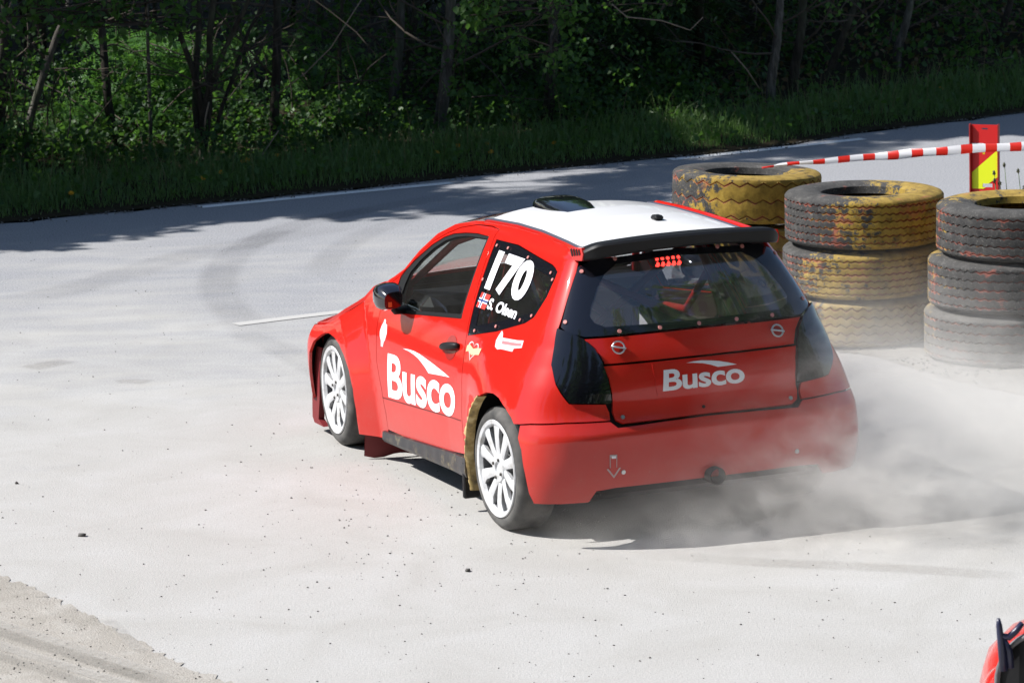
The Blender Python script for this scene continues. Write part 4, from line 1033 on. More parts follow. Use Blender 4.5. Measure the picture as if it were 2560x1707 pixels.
def decal(name, pts, mm, parent, y=-.006):
    b = MB(); b.add([(x, y, z) for x, z in pts], [tuple(range(len(pts)))]); return b.build(name, mm, parent, False)
q = hw-.004
decal('stripe', [(-q, zt-.463), (-q, zt-.345), (q, zt-.178), (q, zt-.375), (.028, zt-.423), (.028, zt-.425), (.0, zt-.425), (-.018, zt-.425), (-.018, zt-.452), (.006, zt-.452), (-.012, zt-.463)], SYEL, sign)
decal('stripe', [(-q, zt-.82), (-q, zt-.70), (q, zt-.52), (q, zt-.64)], SYEL, sign)
decal('maker_label', [(-q, zt-.165), (-q, zt-.134), (-.005, zt-.134), (-.005, zt-.165)], mat('label_white', (.72, .74, .78), .5), sign)
for i in range(3): decal('label_print', [(-.030+.008*i, zt-.144), (-.025+.008*i, zt-.144), (-.025+.008*i, zt-.138), (-.030+.008*i, zt-.138)], BLACK, sign, -.0075)
decal('print_mark', [(-.014, zt-.215), (-.014, zt-.198), (-.011, zt-.198), (-.011, zt-.206), (-.004, zt-.206), (-.004, zt-.198), (-.001, zt-.198), (-.001, zt-.215), (-.004, zt-.215), (-.004, zt-.209), (-.011, zt-.209), (-.011, zt-.215)], SYEL, sign)
b = MB(); b.box((0, .02, .035), (.36, .62, .07), bev=.02); b.build('rubber_foot', RUBBER, sign, False)

# ------------------------------------------------------------------ barrier tape
def tape_mat():
    mm = mat('barrier_tape', (.8, .8, .8), .35); t = NT(mm); uv = t.n('UVMap').outputs[0]; u = t.sep(uv)
    fr = t.math('FRACT', t.math('MULTIPLY', u[0], 1.)); r = t.math('LESS_THAN', fr, .47)
    c = t.mix(r, (.80, .80, .83), (.72, .025, .015)); t.base(c)
    tl_ = t.n('BsdfTranslucent'); t.l(c, tl_.inputs[0]); mx = t.n('MixShader'); mx.inputs[0].default_value = .35
    t.l(t.b.outputs[0], mx.inputs[1]); t.l(tl_.outputs[0], mx.inputs[2]); t.l(mx.outputs[0], t.out.inputs[0]); return mm
TAPE = tape_mat()
tp = [((1905, 421), 23.62), ((1949, 413), 23.6), ((2039, 405), 23.55), ((2192, 392), 23.4), ((2300, 383), 23.25), ((2419, 373), 23.1), ((2560, 366), 22.9), ((2760, 354), 22.7), ((3100, 334), 22.4), ((3700, 296), 22.)]
P_ = [at_y(p, y) for p, y in tp]; V = []; uv = []; L_ = 0; NS = 9; prev = None; dens_ = []
for a, b_ in zip(P_[:-1], P_[1:]):
    for k in range(10): dens_.append(a.lerp(b_, k/10))
dens_.append(P_[-1])
for i, p in enumerate(dens_):
    if prev is not None: L_ += (p-prev).length
    prev = p; g = min(1, L_/.9); hwid = .004+.0235*g**.8; curl = .9+.25*math.sin(i*.21)
    for j in range(NS):
        a = (j/(NS-1)-.5)*2*curl; V.append((p.x, p.y-math.cos(a)*.018+.018, p.z+hwid*math.sin(a)/math.sin(curl)*(1)+.003*math.sin(i*.5+j))); uv.append((L_/.168+.5*0+.05*(1-math.cos(a)), j/(NS-1)))
Fs = [(i*NS+j, (i+1)*NS+j, (i+1)*NS+j+1, i*NS+j+1) for i in range(len(dens_)-1) for j in range(NS-1)]
o = mesh_np('barrier_tape', V, Fs, TAPE); ul = o.data.uv_layers.new(name='UVMap')
for lp in o.data.loops: ul.data[lp.index].uv = uv[lp.vertex_index]
st_ = dens_[-1]; b = MB(); b.tube([(st_.x, st_.y+.03, -.1), (st_.x, st_.y+.03, st_.z+.08)], .02, 8); tag(b.build('tape_stake', STEEL), 'steel stake holding the far end of the striped tape', 'stake')
tag(o, 'red and white striped barrier tape stretched from the rear tyre stack past the marker board', 'tape')

# ------------------------------------------------------------------ second racer cut off by the corner of the picture
BY = 12.6
c = at_y((2520, 1640), BY); buggy = empty('racing_buggy', (c.x+.05, BY, 0)); tag(buggy, 'red racing vehicle with dark blue fins, cut off at the bottom corner of the picture', 'vehicle')
oz = c.z
def ellip(bm_, c, r, n=20, m_=12, mi=0):
    V = []
    for i in range(m_+1):
        a = math.pi*i/m_
        for j in range(n):
            th = 2*math.pi*j/n; V.append((c[0]+r[0]*math.sin(a)*math.cos(th), c[1]+r[1]*math.sin(a)*math.sin(th), c[2]+r[2]*math.cos(a)))
    bm_.add(V, [(i*n+j, (i+1)*n+j, (i+1)*n+(j+1) % n, i*n+(j+1) % n) for i in range(m_) for j in range(n)], mi)
px1 = lambda x, y, d=0: at_y((x, y), BY+d)-Vector((c.x+.05, BY, 0))
b = MB(); p0 = px1(2535, 1790, .1); ellip(b, (p0.x, .1, p0.z), (.125, .30, .185)); b.build('nose', RED, buggy)
b = MB(); ellip(b, (p0.x+.40, .75, .30), (.42, 1.0, .24)); b.build('body', RED, buggy)
p1 = px1(2650, 1705, -.1); b = MB(); b.lathe([(-.10, .195), (-.105, .208), (-.08, .216), (.12, .212), (.12, .19)], 40, 'x', closed=True)
Mx = Matrix.Rotation(math.radians(56), 3, 'Z'); b.v = [tuple(Mx @ Vector(v)+Vector((p1.x, -.12, p1.z))) for v in b.v]; b.build('intake_ring', GREYM, buggy)
b = MB(); b.lathe([(-.085, 0), (-.085, .195)], 40, 'x'); b.v = [tuple(Mx @ Vector(v)+Vector((p1.x, -.12, p1.z))) for v in b.v]; b.build('intake_mesh', BLACK, buggy)
FINM = mat('dark_blue_fin', (.02, .022, .055), .35)
fz = -.14
b = MB(); a0, a1, a2 = px1(2496, 1545, fz), px1(2502, 1600, fz), px1(2509, 1675, fz); b.tube([a0, a0.lerp(a1, .3), a1, a2], [.006, .011, .013, .015], 10); b.build('fin', FINM, buggy)
b = MB(); b.tube([px1(2556, 1556, fz), px1(2540, 1576, fz), px1(2522, 1592, fz), px1(2503, 1588, fz)], [.010, .012, .013, .010], 10); b.build('fin', FINM, buggy)
b = MB(); b.tube([px1(2508, 1592, fz), px1(2522, 1622, fz), px1(2527, 1668, fz)], [.008, .012, .013], 8); b.build('fin', FINM, buggy)
for dx, dy in ((.10, .55), (.70, .55)):
    wz = MB(); wz.lathe([(-.09, .12), (-.10, .17), (-.08, .205), (.08, .205), (.10, .17), (.09, .12)], 40, 'x', (p0.x+dx, dy+.25, .205), closed=True); wz.lathe([(-.05, 0), (-.05, .12), (.05, .12), (.05, 0)], 24, 'x', (p0.x+dx, dy+.25, .205)); sharp(wz.build('wheel', RUBBER, buggy))

# ------------------------------------------------------------------ vegetation
def leaf_mat(name, c0, c1, trans=.45, rough=.45):
    mm = mat(name, c0, rough, spec=.35); t = NT(mm); p = t.pos(False)
    n_ = t.noise(p, 2.2, 3); n2 = t.noise(p, 23, 2)
    c = t.mix(t.math('MULTIPLY_ADD', n2, .9, t.math('MULTIPLY_ADD', n_, .9, -.45), clamp=True), c0, c1); t.base(c)
    tl_ = t.n('BsdfTranslucent'); t.l(t.mix(.5, c, (.17, .38, .045), 'MIX'), tl_.inputs[0]); mx = t.n('MixShader'); mx.inputs[0].default_value = trans
    t.l(t.b.outputs[0], mx.inputs[1]); t.l(tl_.outputs[0], mx.inputs[2]); t.l(mx.outputs[0], t.out.inputs[0]); return mm
LEAF = leaf_mat('broad_leaf', (.034, .088, .020), (.075, .150, .034))
LEAFR = leaf_mat('rowan_leaf', (.045, .135, .032), (.09, .21, .05), .5)
LEAFU = leaf_mat('shade_leaf', (.012, .040, .011), (.034, .085, .022), .4, .6)  # darker copy of the broad leaf, the wood's shade put into its colour
LEAFD = leaf_mat('spruce_needle', (.014, .034, .014), (.03, .055, .02), .15)
GRASSM = leaf_mat('grass_blade', (.080, .155, .046), (.15, .235, .078), .35, .42)
GRASSD = leaf_mat('dry_stem', (.20, .16, .09), (.28, .22, .12), .2)
def bark_mat(name, c0, c1, sc=1):
    mm = mat(name, c0, .9, spec=.15); t = NT(mm); p = t.pos(False)
    mp = t.n('Mapping'); mp.inputs['Scale'].default_value = (16*sc, 16*sc, 3*sc); t.l(p, mp.inputs[0]); n_ = t.noise(mp.outputs[0], 1.5, 7, .7, .4); n2 = t.noise(p, 4, 4)
    c = t.ramp(n_, [(.3, tuple(.45*v for v in c0)), (.5, c0), (.72, c1)]); t.base(t.mix(t.ramp(n2, [(.5, 0.), (.72, .6)]), c, (.07, .085, .05))); t.bump(n_, .8, .02); return mm
BARK = bark_mat('grey_bark', (.075, .068, .06), (.19, .18, .16)); BARKD = bark_mat('dark_bark', (.032, .028, .023), (.075, .065, .055)); TWIG = mat('twig', (.055, .042, .032), .9)
TWIGP = mat('pale_dead_twig', (.22, .17, .13), .9)

def rotm(n):
    """n random rotation matrices"""
    q = rng.normal(size=(n, 4)); q /= np.linalg.norm(q, axis=1, keepdims=True); w_, x, y, z = q.T
    return np.stack([np.stack([1-2*(y*y+z*z), 2*(x*y-z*w_), 2*(x*z+y*w_)], -1), np.stack([2*(x*y+z*w_), 1-2*(x*x+z*z), 2*(y*z-x*w_)], -1), np.stack([2*(x*z-y*w_), 2*(y*z+x*w_), 1-2*(x*x+y*y)], -1)], 1)
LV = np.array([(0, 0, 0), (.34, .30, .06), (.36, .62, .05), (0, 1, -.08), (-.36, .62, .05), (-.34, .30, .06), (0, .5, -.03)])
LF = np.array([(0, 1, 6), (1, 2, 6), (2, 3, 6), (3, 4, 6), (4, 5, 6), (5, 0, 6)])
QV = np.array([(-.5, 0, 0), (.5, 0, .05), (.5, 1, 0), (-.5, 1, .05)]); QF = np.array([(0, 1, 2), (0, 2, 3)])
def droop_rot(n, tip=.9):
    """leaf frames: blade points outwards/down, face roughly up"""
    az = rng.uniform(0, 2*np.pi, n); pit = rng.normal(-.45, .55, n); rl_ = rng.normal(0, .6, n)
    f = np.stack([np.cos(az)*np.cos(pit), np.sin(az)*np.cos(pit), np.sin(pit)], -1); up = np.array([0, 0, 1.]); r = np.cross(f, up); r /= np.linalg.norm(r, axis=1, keepdims=True)+1e-9; u = np.cross(r, f)
    r2 = r*np.cos(rl_)[:, None]+u*np.sin(rl_)[:, None]; u2 = np.cross(r2, f)
    return np.stack([r2, f, u2], -1)
def leaves(C, size, fancy=True, rots=None):
    C = np.asarray(C); n = len(C); B, Fb = (LV, LF) if fancy else (QV, QF)
    R_ = droop_rot(n) if rots is None else rots; s = np.broadcast_to(size, (n,))[:, None, None]*rng.uniform(.7, 1.2, (n, 1, 1))
    V = np.einsum('nij,kj->nki', R_, B)*s+C[:, None]
    Fs = Fb[None]+(np.arange(n)*len(B))[:, None, None]; return V.reshape(-1, 3), Fs.reshape(-1, 3)
def cat(parts):
    V = []; F_ = []; b = 0
    for v, f in parts: V.append(v); F_.append(f+b); b += len(v)
    return np.concatenate(V), np.concatenate(F_)
def clump_pts(centers, rad, per, flat=.6):
    c = np.repeat(np.asarray(centers), per, 0); d = rng.normal(size=c.shape); d /= np.linalg.norm(d, axis=1, keepdims=True); d *= (rng.random(len(c))**.45)[:, None]*rad; d[:, 2] *= flat; return c+d

# canopy crowns: a handful of leafy crown meshes shared by the trees
def crown_mesh(seed, r=2.0, n=34, per=85, size=.21):
    c = rng.normal(size=(n, 3)); c /= np.linalg.norm(c, axis=1, keepdims=True); c *= (rng.random(n)**.4)[:, None]*np.array([r*.85, r*.85, r*.95])
    V, Fs = leaves(clump_pts(c, .75, per), size, False)
    o = mesh_np('crown', V, Fs, LEAF, smooth=False); me = o.data; bpy.data.objects.remove(o); return me
CROWNS = [crown_mesh(i) for i in range(5)]; SPARSE = [crown_mesh(i, 2.0, 22, 40, .21) for i in range(3)]
def trunk_build(name, path, r0, r1, parent, mm, n=10):
    pts = [Vector(p) for p in path]; sp = []
    for i in range(len(pts)-1):
        p0, p1, p2, p3 = pts[max(i-1, 0)], pts[i], pts[i+1], pts[min(i+2, len(pts)-1)]
        for k in range(5):
            t_ = k/5; sp.append(.5*((2*p1)+(p2-p0)*t_+(2*p0-5*p1+4*p2-p3)*t_*t_+(3*p1-p0-3*p2+p3)*t_**3))
    sp.append(pts[-1]); k = len(sp)
    rad = [(r0*(1-i/(k-1))+r1*i/(k-1))*(1+.07*math.sin(i*2.3))*(1.35 if i == 0 else 1.1 if i == 1 else 1) for i in range(k)]
    b = MB(); b.tube(sp, rad, n); return b.build(name, mm, parent)
def limbs(parent, path, n, mm, lo=.25, length=(.5, 1.6), r=.014, name='limb', seed=None):
    pts = [Vector(p) for p in path]
    for i in range(n):
        t_ = random.uniform(lo, .95)*(len(pts)-1); k = min(int(t_), len(pts)-2); p = pts[k].lerp(pts[k+1], t_-k); a = random.uniform(0, 6.28); L_ = random.uniform(*length)
        d = Vector((math.cos(a), math.sin(a)*.6, random.uniform(-.1, .7))).normalized(); q = [p]
        for s in range(5): d = (d+Vector((random.uniform(-.25, .25), random.uniform(-.25, .25), random.uniform(-.2, .22)))).normalized(); q.append(q[-1]+d*L_/5)
        b = MB(); b.tube(q, [r*(1-.15*s) for s in range(6)], 5); 
        for s in (2, 3, 4):
            d2 = (q[s]-q[s-1]).normalized(); d2 = (d2+Vector((random.uniform(-.9, .9), random.uniform(-.5, .5), random.uniform(-.6, .6)))).normalized(); m2 = q[s]+d2*L_*.25
            b.tube([q[s], m2, m2+(d2+Vector((random.uniform(-.3, .3), 0, random.uniform(-.4, .2))))*L_*.2], [r*.45, r*.3, r*.15], 4)
        b.build(name, mm, parent)
SHX = np.array([-9, -6, -3.8, -2.9, -2.2, -1.4, -.6, .1, .5, .9, 1.6, 3, 5, 9]); SHY = np.array([26.5, 26.6, 26.9, 27.35, 27.65, 27.5, 27.4, 27.7, 29.3, 30.8, 31.9, 32.5, 33.6, 36.0])
def shade_ok(x, y, h, r):
    """a crown may stand here when its shadow keeps off the sunny road and the sunlit saplings"""
    k = (h-.0)/SUN.z; sx, sy = x-SUN.x*k, y-SUN.y*k
    for q in (-1, -.6, 0, .6, 1):
        ss = sx+q*r*1.25
        if sy-r*math.sqrt(max(0, 1-q*q))*1.12 < np.interp(ss, SHX, SHY): return False
    k = (h-.5)/SUN.z; sx, sy = x-SUN.x*k, y-SUN.y*k
    if math.hypot((sx+3.25)/(1.4*r+1.1), (sy-33.25)/(r*1.15+.4)) < 1: return False
    return True
def add_crown(parent, x, y, h, r, rel, pool=None):
    o = bpy.data.objects.new('crown', random.choice(pool or CROWNS)); col.objects.link(o); o.parent = parent; o.location = rel; s = r/2.0; o.scale = (s, s, s*.95); o.rotation_euler = (random.uniform(-.3, .3), random.uniform(-.3, .3), random.uniform(0, 6.28)); return o

# trees one can tell apart: (trunk foot pixel, depth, base radius, lean pixels over the visible height, label)
def px_trunk(pxs, y, dy=0):
    out = []
    for i, p in enumerate(pxs):
        q = at_y(p, y+dy*i); out.append(q)
    return out
def named_tree(foot, top, y, r0, label, mm=BARK, stems=None, nl=4, crown=None, wob=.03, leaf=None):
    f = at_y(foot, y); fz = floor_at(f.x, y); T = empty('tree', (f.x, y, fz)); tag(T, label, 'tree')
    tp_ = at_y(top, y); base = Vector((0, 0, -.12)); H = tp_.z-fz; dx = (tp_.x-f.x)
    path = [base]+[Vector((dx*t_+wob*math.sin(3*t_+r0*90), wob*math.sin(4.2*t_+r0*50), H*t_)) for t_ in (.2, .5, .8, 1.)]
    ext = Vector((dx*.5, random.uniform(-.1, .3), H*1.0)); path += [path[-1]+ext*.8, path[-1]+ext*2.2]
    r0 *= .85; trunk_build('trunk', path, r0, r0*.55, T, mm)
    limbs(T, path[1:6], nl, TWIG, .2, (.4, 1.5), r0*.16+.004)
    ch = crown or (random.uniform(5., 7.5), 1.9); cx_, cy_ = path[-1].x+.2, path[-1].y+.6
    for tr in range(26):
        h = ch[0]+random.uniform(-1, 2)
        if shade_ok(f.x+cx_, y+cy_, fz+h, ch[1]): break
        cy_ += .3
    add_crown(T, 0, 0, 0, ch[1], (cx_, cy_, h)); b = MB(); b.tube([path[-1], Vector((cx_, cy_, h))], [r0*.55, r0*.3], 7); b.build('upper_trunk', mm, T)
    return T
k = K_
named_tree((636*k, 385*k), (628*k, 0), 31.7, .058, 'straight dark trunk with rough bark, tallest between the twiggy clump and the forked tree', BARKD, nl=4)
named_tree((1000*k, 350*k), (1038*k, 0), 32.2, .075, 'thick pale-footed trunk leaning right, with leaves across its upper half')
named_tree((1255*k, 318*k), (1268*k, 0), 32.9, .070, 'thick brown trunk standing below the leafy bough at the top middle', BARKD, nl=3)
named_tree((902*k, 290*k), (915*k, 0), 33.4, .062, 'smooth grey trunk behind the pale-footed one, left stem of a close pair')
named_tree((935*k, 300*k), (950*k, 0), 33.8, .05, 'slimmer dark stem touching the smooth grey trunk on its right', BARKD, nl=2)
named_tree((1772*k, 280*k), (1785*k, 0), 33.6, .058, 'grey trunk with a sunlit left edge, left one of the right-hand pair')
named_tree((1818*k, 275*k), (1840*k, 0), 33.9, .062, 'shaded trunk close behind the sun-edged grey trunk', BARKD, nl=3)
named_tree((1905*k, 255*k), (1960*k, 0), 34.4, .05, 'trunk leaning strongly to the right between the pair and the hillside', BARKD)
named_tree((2062*k, 210*k), (2085*k, 0), 35.4, .055, 'lone trunk with a pale left flank on the leaf-strewn slope', BARK, nl=3)
named_tree((2300*k, 150*k), (2315*k, 0), 36.3, .05, 'trunk at the right end of the wood above the tall grass', BARKD, nl=3)
named_tree((346*k, 400*k), (342*k, 0), 31.5, .022, 'thin straight sapling stem in front of the sunlit rowan leaves', BARK, nl=5, wob=.012)
named_tree((290*k, 390*k), (205*k, 0), 32.1, .052, 'sinuous dark trunk leaning left in front of the bright leaves', BARKD, nl=6, wob=.07)
named_tree((60*k, 430*k), (150*k, 0), 31.2, .045, 'slanting grey stem near the left end of the wood', BARK, nl=6, wob=.05)
named_tree((12*k, 440*k), (2*k, 0), 31.6, .055, 'dark trunk at the left picture edge', BARKD, nl=4)
named_tree((780*k, 350*k), (792*k, 0), 33.0, .026, 'slender trunk midway between the rough dark trunk and the smooth grey one', BARKD, nl=4)
named_tree((1520*k, 300*k), (1500*k, 0), 36.5, .05, 'faint trunk deep in the dark gap behind the rear tyre stack', BARKD, nl=5)
named_tree((1655*k, 300*k), (1690*k, 0), 37.0, .045, 'faint slanting trunk in the darkest part of the wood', BARKD, nl=5)
# multi-stemmed twiggy clump
f = at_y((468*k, 420*k), 31.1); T = empty('multi_stem_tree', (f.x, 31.1, floor_at(f.x, 31.1))); tag(T, 'clump of five thin dark stems fanning out from one foot beside the grass', 'tree')
for tx, r0, wv in ((395, .030, .05), (445, .034, -.04), (500, .036, .03), (565, .028, -.05), (640, .020, .05)):
    tp_ = at_y((tx*k, -40), 31.1+random.uniform(-.2, .5)); rel = tp_-T.location; path = [Vector((random.uniform(-.06, .06), random.uniform(-.05, .05), -.1))]+[Vector((rel.x*t_**1.4+wv*math.sin(5*t_), rel.y*t_, rel.z*t_)) for t_ in (.25, .5, .75, 1.0)]; path.append(path[-1]*1.9-path[-2]*.9+Vector((0, 0, .8)))
    trunk_build('stem', path, r0, r0*.6, T, BARKD, 8); limbs(T, path[1:5], 4, TWIG, .1, (.4, 1.2), .008)
add_crown(T, 0, 0, 0, 1.5, (rel.x*1.2, 1.8, 6.0))

# the rest of the wood: background trees in view, and trees to the left that shade the road
nt_ = 0
def plain_tree(x, y, h, r, label, group, r0=None):
    fz = floor_at(x, y); T = empty('tree', (x, y, fz)); tag(T, label, 'tree', group); r0 = r0 or random.uniform(.022, .05); a, b_ = random.uniform(-.9, .9), random.uniform(-.3, .3)
    path = [Vector((0, 0, -.15)), Vector((a*.2, b_*.2, h*.2)), Vector((a*.5, b_*.5, h*.5)), Vector((a, b_, h))]
    trunk_build('trunk', path, r0, r0*.4, T, random.choice((BARK, BARKD, BARKD)), 7); add_crown(T, 0, 0, 0, r, (a, b_, h), SPARSE if random.random() < .3 else None); return T, path
for i in range(24):
    x = random.uniform(-6.5, 7); y = float(edge_y(x))+random.uniform(6, 14)
    h = random.uniform(5.5, 9); r = random.uniform(1.7, 2.3)
    if not shade_ok(x, y, h, r): continue
    T, path = plain_tree(x, y, h, r, 'slender trunk deep in the shaded wood', 'background trunks in the shaded wood')
    limbs(T, path[:3], 5, TWIG if i % 3 else TWIGP, .05, (.4, 1.4), .008)
gx_ = 0
for x in np.arange(-26, 12, 2.1):
    for dy in np.arange(1.2, 20, 2.1):
        xx, h, r = x+random.uniform(-.6, .6), random.uniform(4.8, 9.0), random.uniform(1.7, 2.3)
        yy = float(edge_y(xx))+dy+random.uniform(-.5, .5)
        if -.19*yy < xx < .19*yy and dy < 6.5: continue
        if shade_ok(xx, yy, h, r): plain_tree(xx, yy, h, r, 'leafy tree of the roadside wood', 'trees filling the roadside wood'); gx_ += 1
# edge trees whose crowns lean over the verge, upwind of the visible road
for sx in np.arange(-7.5, .6, .62):
    for tr in range(5):
        h = max(random.uniform(4.5, 8.0), (sx+5.4)*SUN.z/-SUN.x); r = random.uniform(.8, 1.25); kk = h/SUN.z; sy = float(np.interp(sx, SHX, SHY))+r*1.05+random.uniform(0, .9)
        xx, yy = sx+SUN.x*kk, sy+SUN.y*kk
        if yy > edge_y(xx)-.6 and shade_ok(xx, yy, h, r*.95):
            fy = max(yy, float(edge_y(xx))+1.6); fz = floor_at(xx, fy); T = empty('tree', (xx, fy, fz)); tag(T, 'small-crowned tree out of view, added to dapple the far road', 'tree', 'trees leaning over the verge')
            trunk_build('trunk', [Vector((0, 0, -.1)), Vector((.1, .0, h*.4)), Vector((0, (yy-fy)*.6, h*.75)), Vector((0, yy-fy, h))], .028, .02, T, BARKD, 7); add_crown(T, 0, 0, 0, r, (0, yy-fy, h-fz), SPARSE if random.random() < .45 else None); break
# small-crowned trees added out of view to dapple the far road
for sx, sy in [(.4, 28.4), (.8, 28.9), (1.2, 30.2), (.9, 29.8), (.5, 29.2), (.9, 30.2), (1.3, 30.7), (1.9, 30.9), (2.3, 31.6), (3.0, 31.8), (3.6, 32.3), (4.3, 32.9), (.6, 29.4), (1.0, 29.2), (4.9, 33.2), (2.7, 31.3), (.3, 28.8), (1.5, 29.9)]:
    h = (sx+5.6)*SUN.z/-SUN.x+random.uniform(.1, 1.2); kk = h/SUN.z; xx, yy = sx+SUN.x*kk, sy+SUN.y*kk; r = random.uniform(.36, .62)
    fy = max(yy, float(edge_y(xx))+1.8); fz = floor_at(xx, fy); T = empty('tree', (xx, fy, fz)); tag(T, 'small-crowned tree out of view, added to dapple the far road', 'tree', 'trees leaning over the verge')
    trunk_build('trunk', [Vector((0, 0, -.1)), Vector((0, 0, h*.4)), Vector((0, (yy-fy)*.6, h*.75)), Vector((0, yy-fy, h))], .025, .015, T, BARKD, 7); add_crown(T, 0, 0, 0, r, (0, yy-fy, h-fz), SPARSE)

for sx in np.arange(-2.2, 1.15, .42):  # more trees out of view, added to cast shade on the verge
    h = (sx+5.5)*SUN.z/-SUN.x+random.uniform(.1, 1.4); kk = h/SUN.z; sy = float(edge_y(sx))+.75; xx, yy = sx+SUN.x*kk, sy+SUN.y*kk; r = random.uniform(.75, .95)
    fy = max(yy, float(edge_y(xx))+2.2); fz = floor_at(xx, fy); T = empty('tree', (xx, fy, fz)); tag(T, 'small-crowned tree out of view, added to dapple the far road', 'tree', 'trees leaning over the verge')
    trunk_build('trunk', [Vector((0, 0, -.1)), Vector((-.1, 0, h*.4)), Vector((0, (yy-fy)*.6, h*.75)), Vector((0, yy-fy, h))], .022, .015, T, BARKD, 7); add_crown(T, 0, 0, 0, r, (0, yy-fy, h-fz))

# leafy boughs and saplings in view
def bough(name, label, px_list, y, dep, n, size, mm, cat_='branch', fancy=True, rad=.16, flat=.7):
    """foliage spread round a list of twig pixels"""
    cs = []; q0 = at_y(px_list[0], y); T = empty(name, (q0.x, y, max(floor_at(q0.x, y), 0))); b = MB(); pl_ = []
    for p in px_list:
        q = at_y(p, y+random.uniform(-dep, dep)); pl_.append(q-T.location); cs.append(q-T.location)
    b.tube([pl_[0]]+pl_[1:], [.010]+[.006]*(len(pl_)-1), 5) if len(pl_) > 1 else None
    pts = clump_pts(cs, rad, n, flat); V, Fs = leaves(pts, size, fancy); 
    mesh_np('foliage', V, Fs, mm, T, smooth=True); 
    if len(pl_) > 1: b.build('twig', TWIG, T)
    tag(T, label, cat_); return T
random.seed(11)
def grid_px(x0, x1, y0, y1, n): return [(random.uniform(x0, x1)*k, random.uniform(y0, y1)*k) for _ in range(n)]
bough('leafy_bough', 'leafy bough with round leaves hanging down at the top middle of the wood', [(1255, -60)]+grid_px(1060, 1330, -30, 90, 26) and [(p[0], p[1]) for p in grid_px(1060, 1320, -30, 75, 26)+grid_px(1150, 1330, 70, 135, 7)], 30.9, .25, 17, .062, LEAF, rad=.15)
bough('leafy_bough', 'spray of round leaves across the pale-footed leaning trunk', grid_px(985, 1075, 20, 260, 10), 31.6, .15, 13, .055, LEAF, rad=.13)
bough('leafy_bough', 'dark leaves hanging in at the top left corner of the wood', grid_px(-20, 440, -40, 85, 48), 30.4, .3, 15, .070, LEAF, rad=.17)
bough('leafy_bough', 'dark leaves in front of the left edge trunk', grid_px(-30, 70, 60, 330, 16), 30.9, .2, 14, .055, LEAF, rad=.16)
bough('leafy_bough', 'thin leafy twig at the very top near the right-hand trunks', grid_px(1890, 2060, -20, 45, 7), 32.6, .2, 7, .055, LEAF, rad=.14)
bough('leafy_bough', 'sparse leaves at the top between the rear stack and the right-hand pair', grid_px(1330, 1580, -30, 40, 9), 31.8, .25, 10, .055, LEAF, rad=.16)
# rowan saplings: pinnate leaves
def rowan(label, px_list, y, dep, n, L_=.17, mm=LEAFR, stem_px=None, rad=.17):
    q0 = at_y(stem_px or px_list[0], y); T = empty('rowan_sapling', (q0.x, y, floor_at(q0.x, y))); tag(T, label, 'sapling')
    cs = [at_y(p, y+random.uniform(-dep, dep))-T.location for p in px_list]; pts = clump_pts(cs, rad, n, .7); R_ = droop_rot(len(pts)); VV = []
    lf = np.array([(0, 0, 0), (.12, .5, .02), (0, 1, 0), (-.12, .5, .02)]); FQ = np.array([(0, 1, 2), (0, 2, 3)]); base = []
    for i in range(7):
        t_ = (i+1)/7.5
        for s in (-1, 1):
            ang = s*1.05; c_, s_ = math.cos(ang), math.sin(ang); ll = .36*(1-.45*abs(t_-.45)); q = lf*ll; q = np.stack([q[:, 0]*c_+q[:, 1]*s_, -q[:, 0]*s_+q[:, 1]*c_, q[:, 2]-.10*t_*t_], 1); q[:, 1] += t_; base.append(q)
    q = lf*.34; q[:, 1] += 1; q[:, 2] -= .1; base.append(q); base = np.concatenate(base); nb_ = len(base)//4; FB_ = (FQ[None]+(np.arange(nb_)*4)[:, None, None]).reshape(-1, 3)
    s = rng.uniform(.7, 1.15, (len(pts), 1, 1))*L_; V = np.einsum('nij,kj->nki', R_, base)*s+pts[:, None]; Fs = (FB_[None]+(np.arange(len(pts))*len(base))[:, None, None]).reshape(-1, 3)
    mesh_np('foliage', V.reshape(-1, 3), Fs, mm, T, smooth=False)
    b = MB(); 
    for c_ in cs[:10]: b.tube([Vector((0, 0, 0)), Vector((c_.x*.3, c_.y*.4, c_.z*.5)), c_], [.012, .008, .004], 5)
    o = b.build('stem', TWIG, T); o['kind'] = 'stuff'
rowan('sunlit rowan with bright green feathery leaves behind the sinuous trunk', grid_px(225, 330, 75, 260, 40)+grid_px(330, 430, 85, 230, 34), 33.3, .35, 10, .19, stem_px=(300*k, 370*k))
rowan('sunlit rowan sapling low between the sinuous trunk and the thin stem', grid_px(170, 300, 200, 300, 18)+grid_px(300, 440, 230, 330, 20), 33.0, .3, 8, .17, stem_px=(330*k, 390*k))
rowan('small rowan shoot with bright leaves just above the left grass', grid_px(185, 260, 330, 400, 9), 31.0, .12, 6, .16, stem_px=(220*k, 425*k), rad=.10)
rowan('low dark rowan growth at the left picture edge', grid_px(0, 170, 220, 420, 30), 32.0, .4, 8, .16, stem_px=(60*k, 430*k))
rowan('shaded rowan behind the rough dark trunk', grid_px(640, 860, 60, 330, 44), 34.6, .6, 8, .16, stem_px=(730*k, 340*k))
rowan('dark rowan leaves behind the twiggy stems', grid_px(430, 640, 90, 390, 30), 34.4, .5, 7, .15, stem_px=(560*k, 380*k))
bough('leafy_shrub', 'green-leaved shrub at the foot of the smooth grey trunk', grid_px(790, 900, 235, 350, 16), 31.9, .25, 16, .055, LEAF, 'shrub', rad=.13)
bough('leafy_shrub', 'low dark shrub between the pale-footed trunk and the brown trunk', grid_px(1040, 1240, 180, 330, 30), 33.4, .4, 14, .058, LEAF, 'shrub', rad=.17)
bough('leafy_shrub', 'white-dotted leafy shrub above the grass at the right picture edge', grid_px(2170, 2345, 125, 215, 22), 35.0, .3, 18, .045, LEAF, 'shrub', rad=.17)
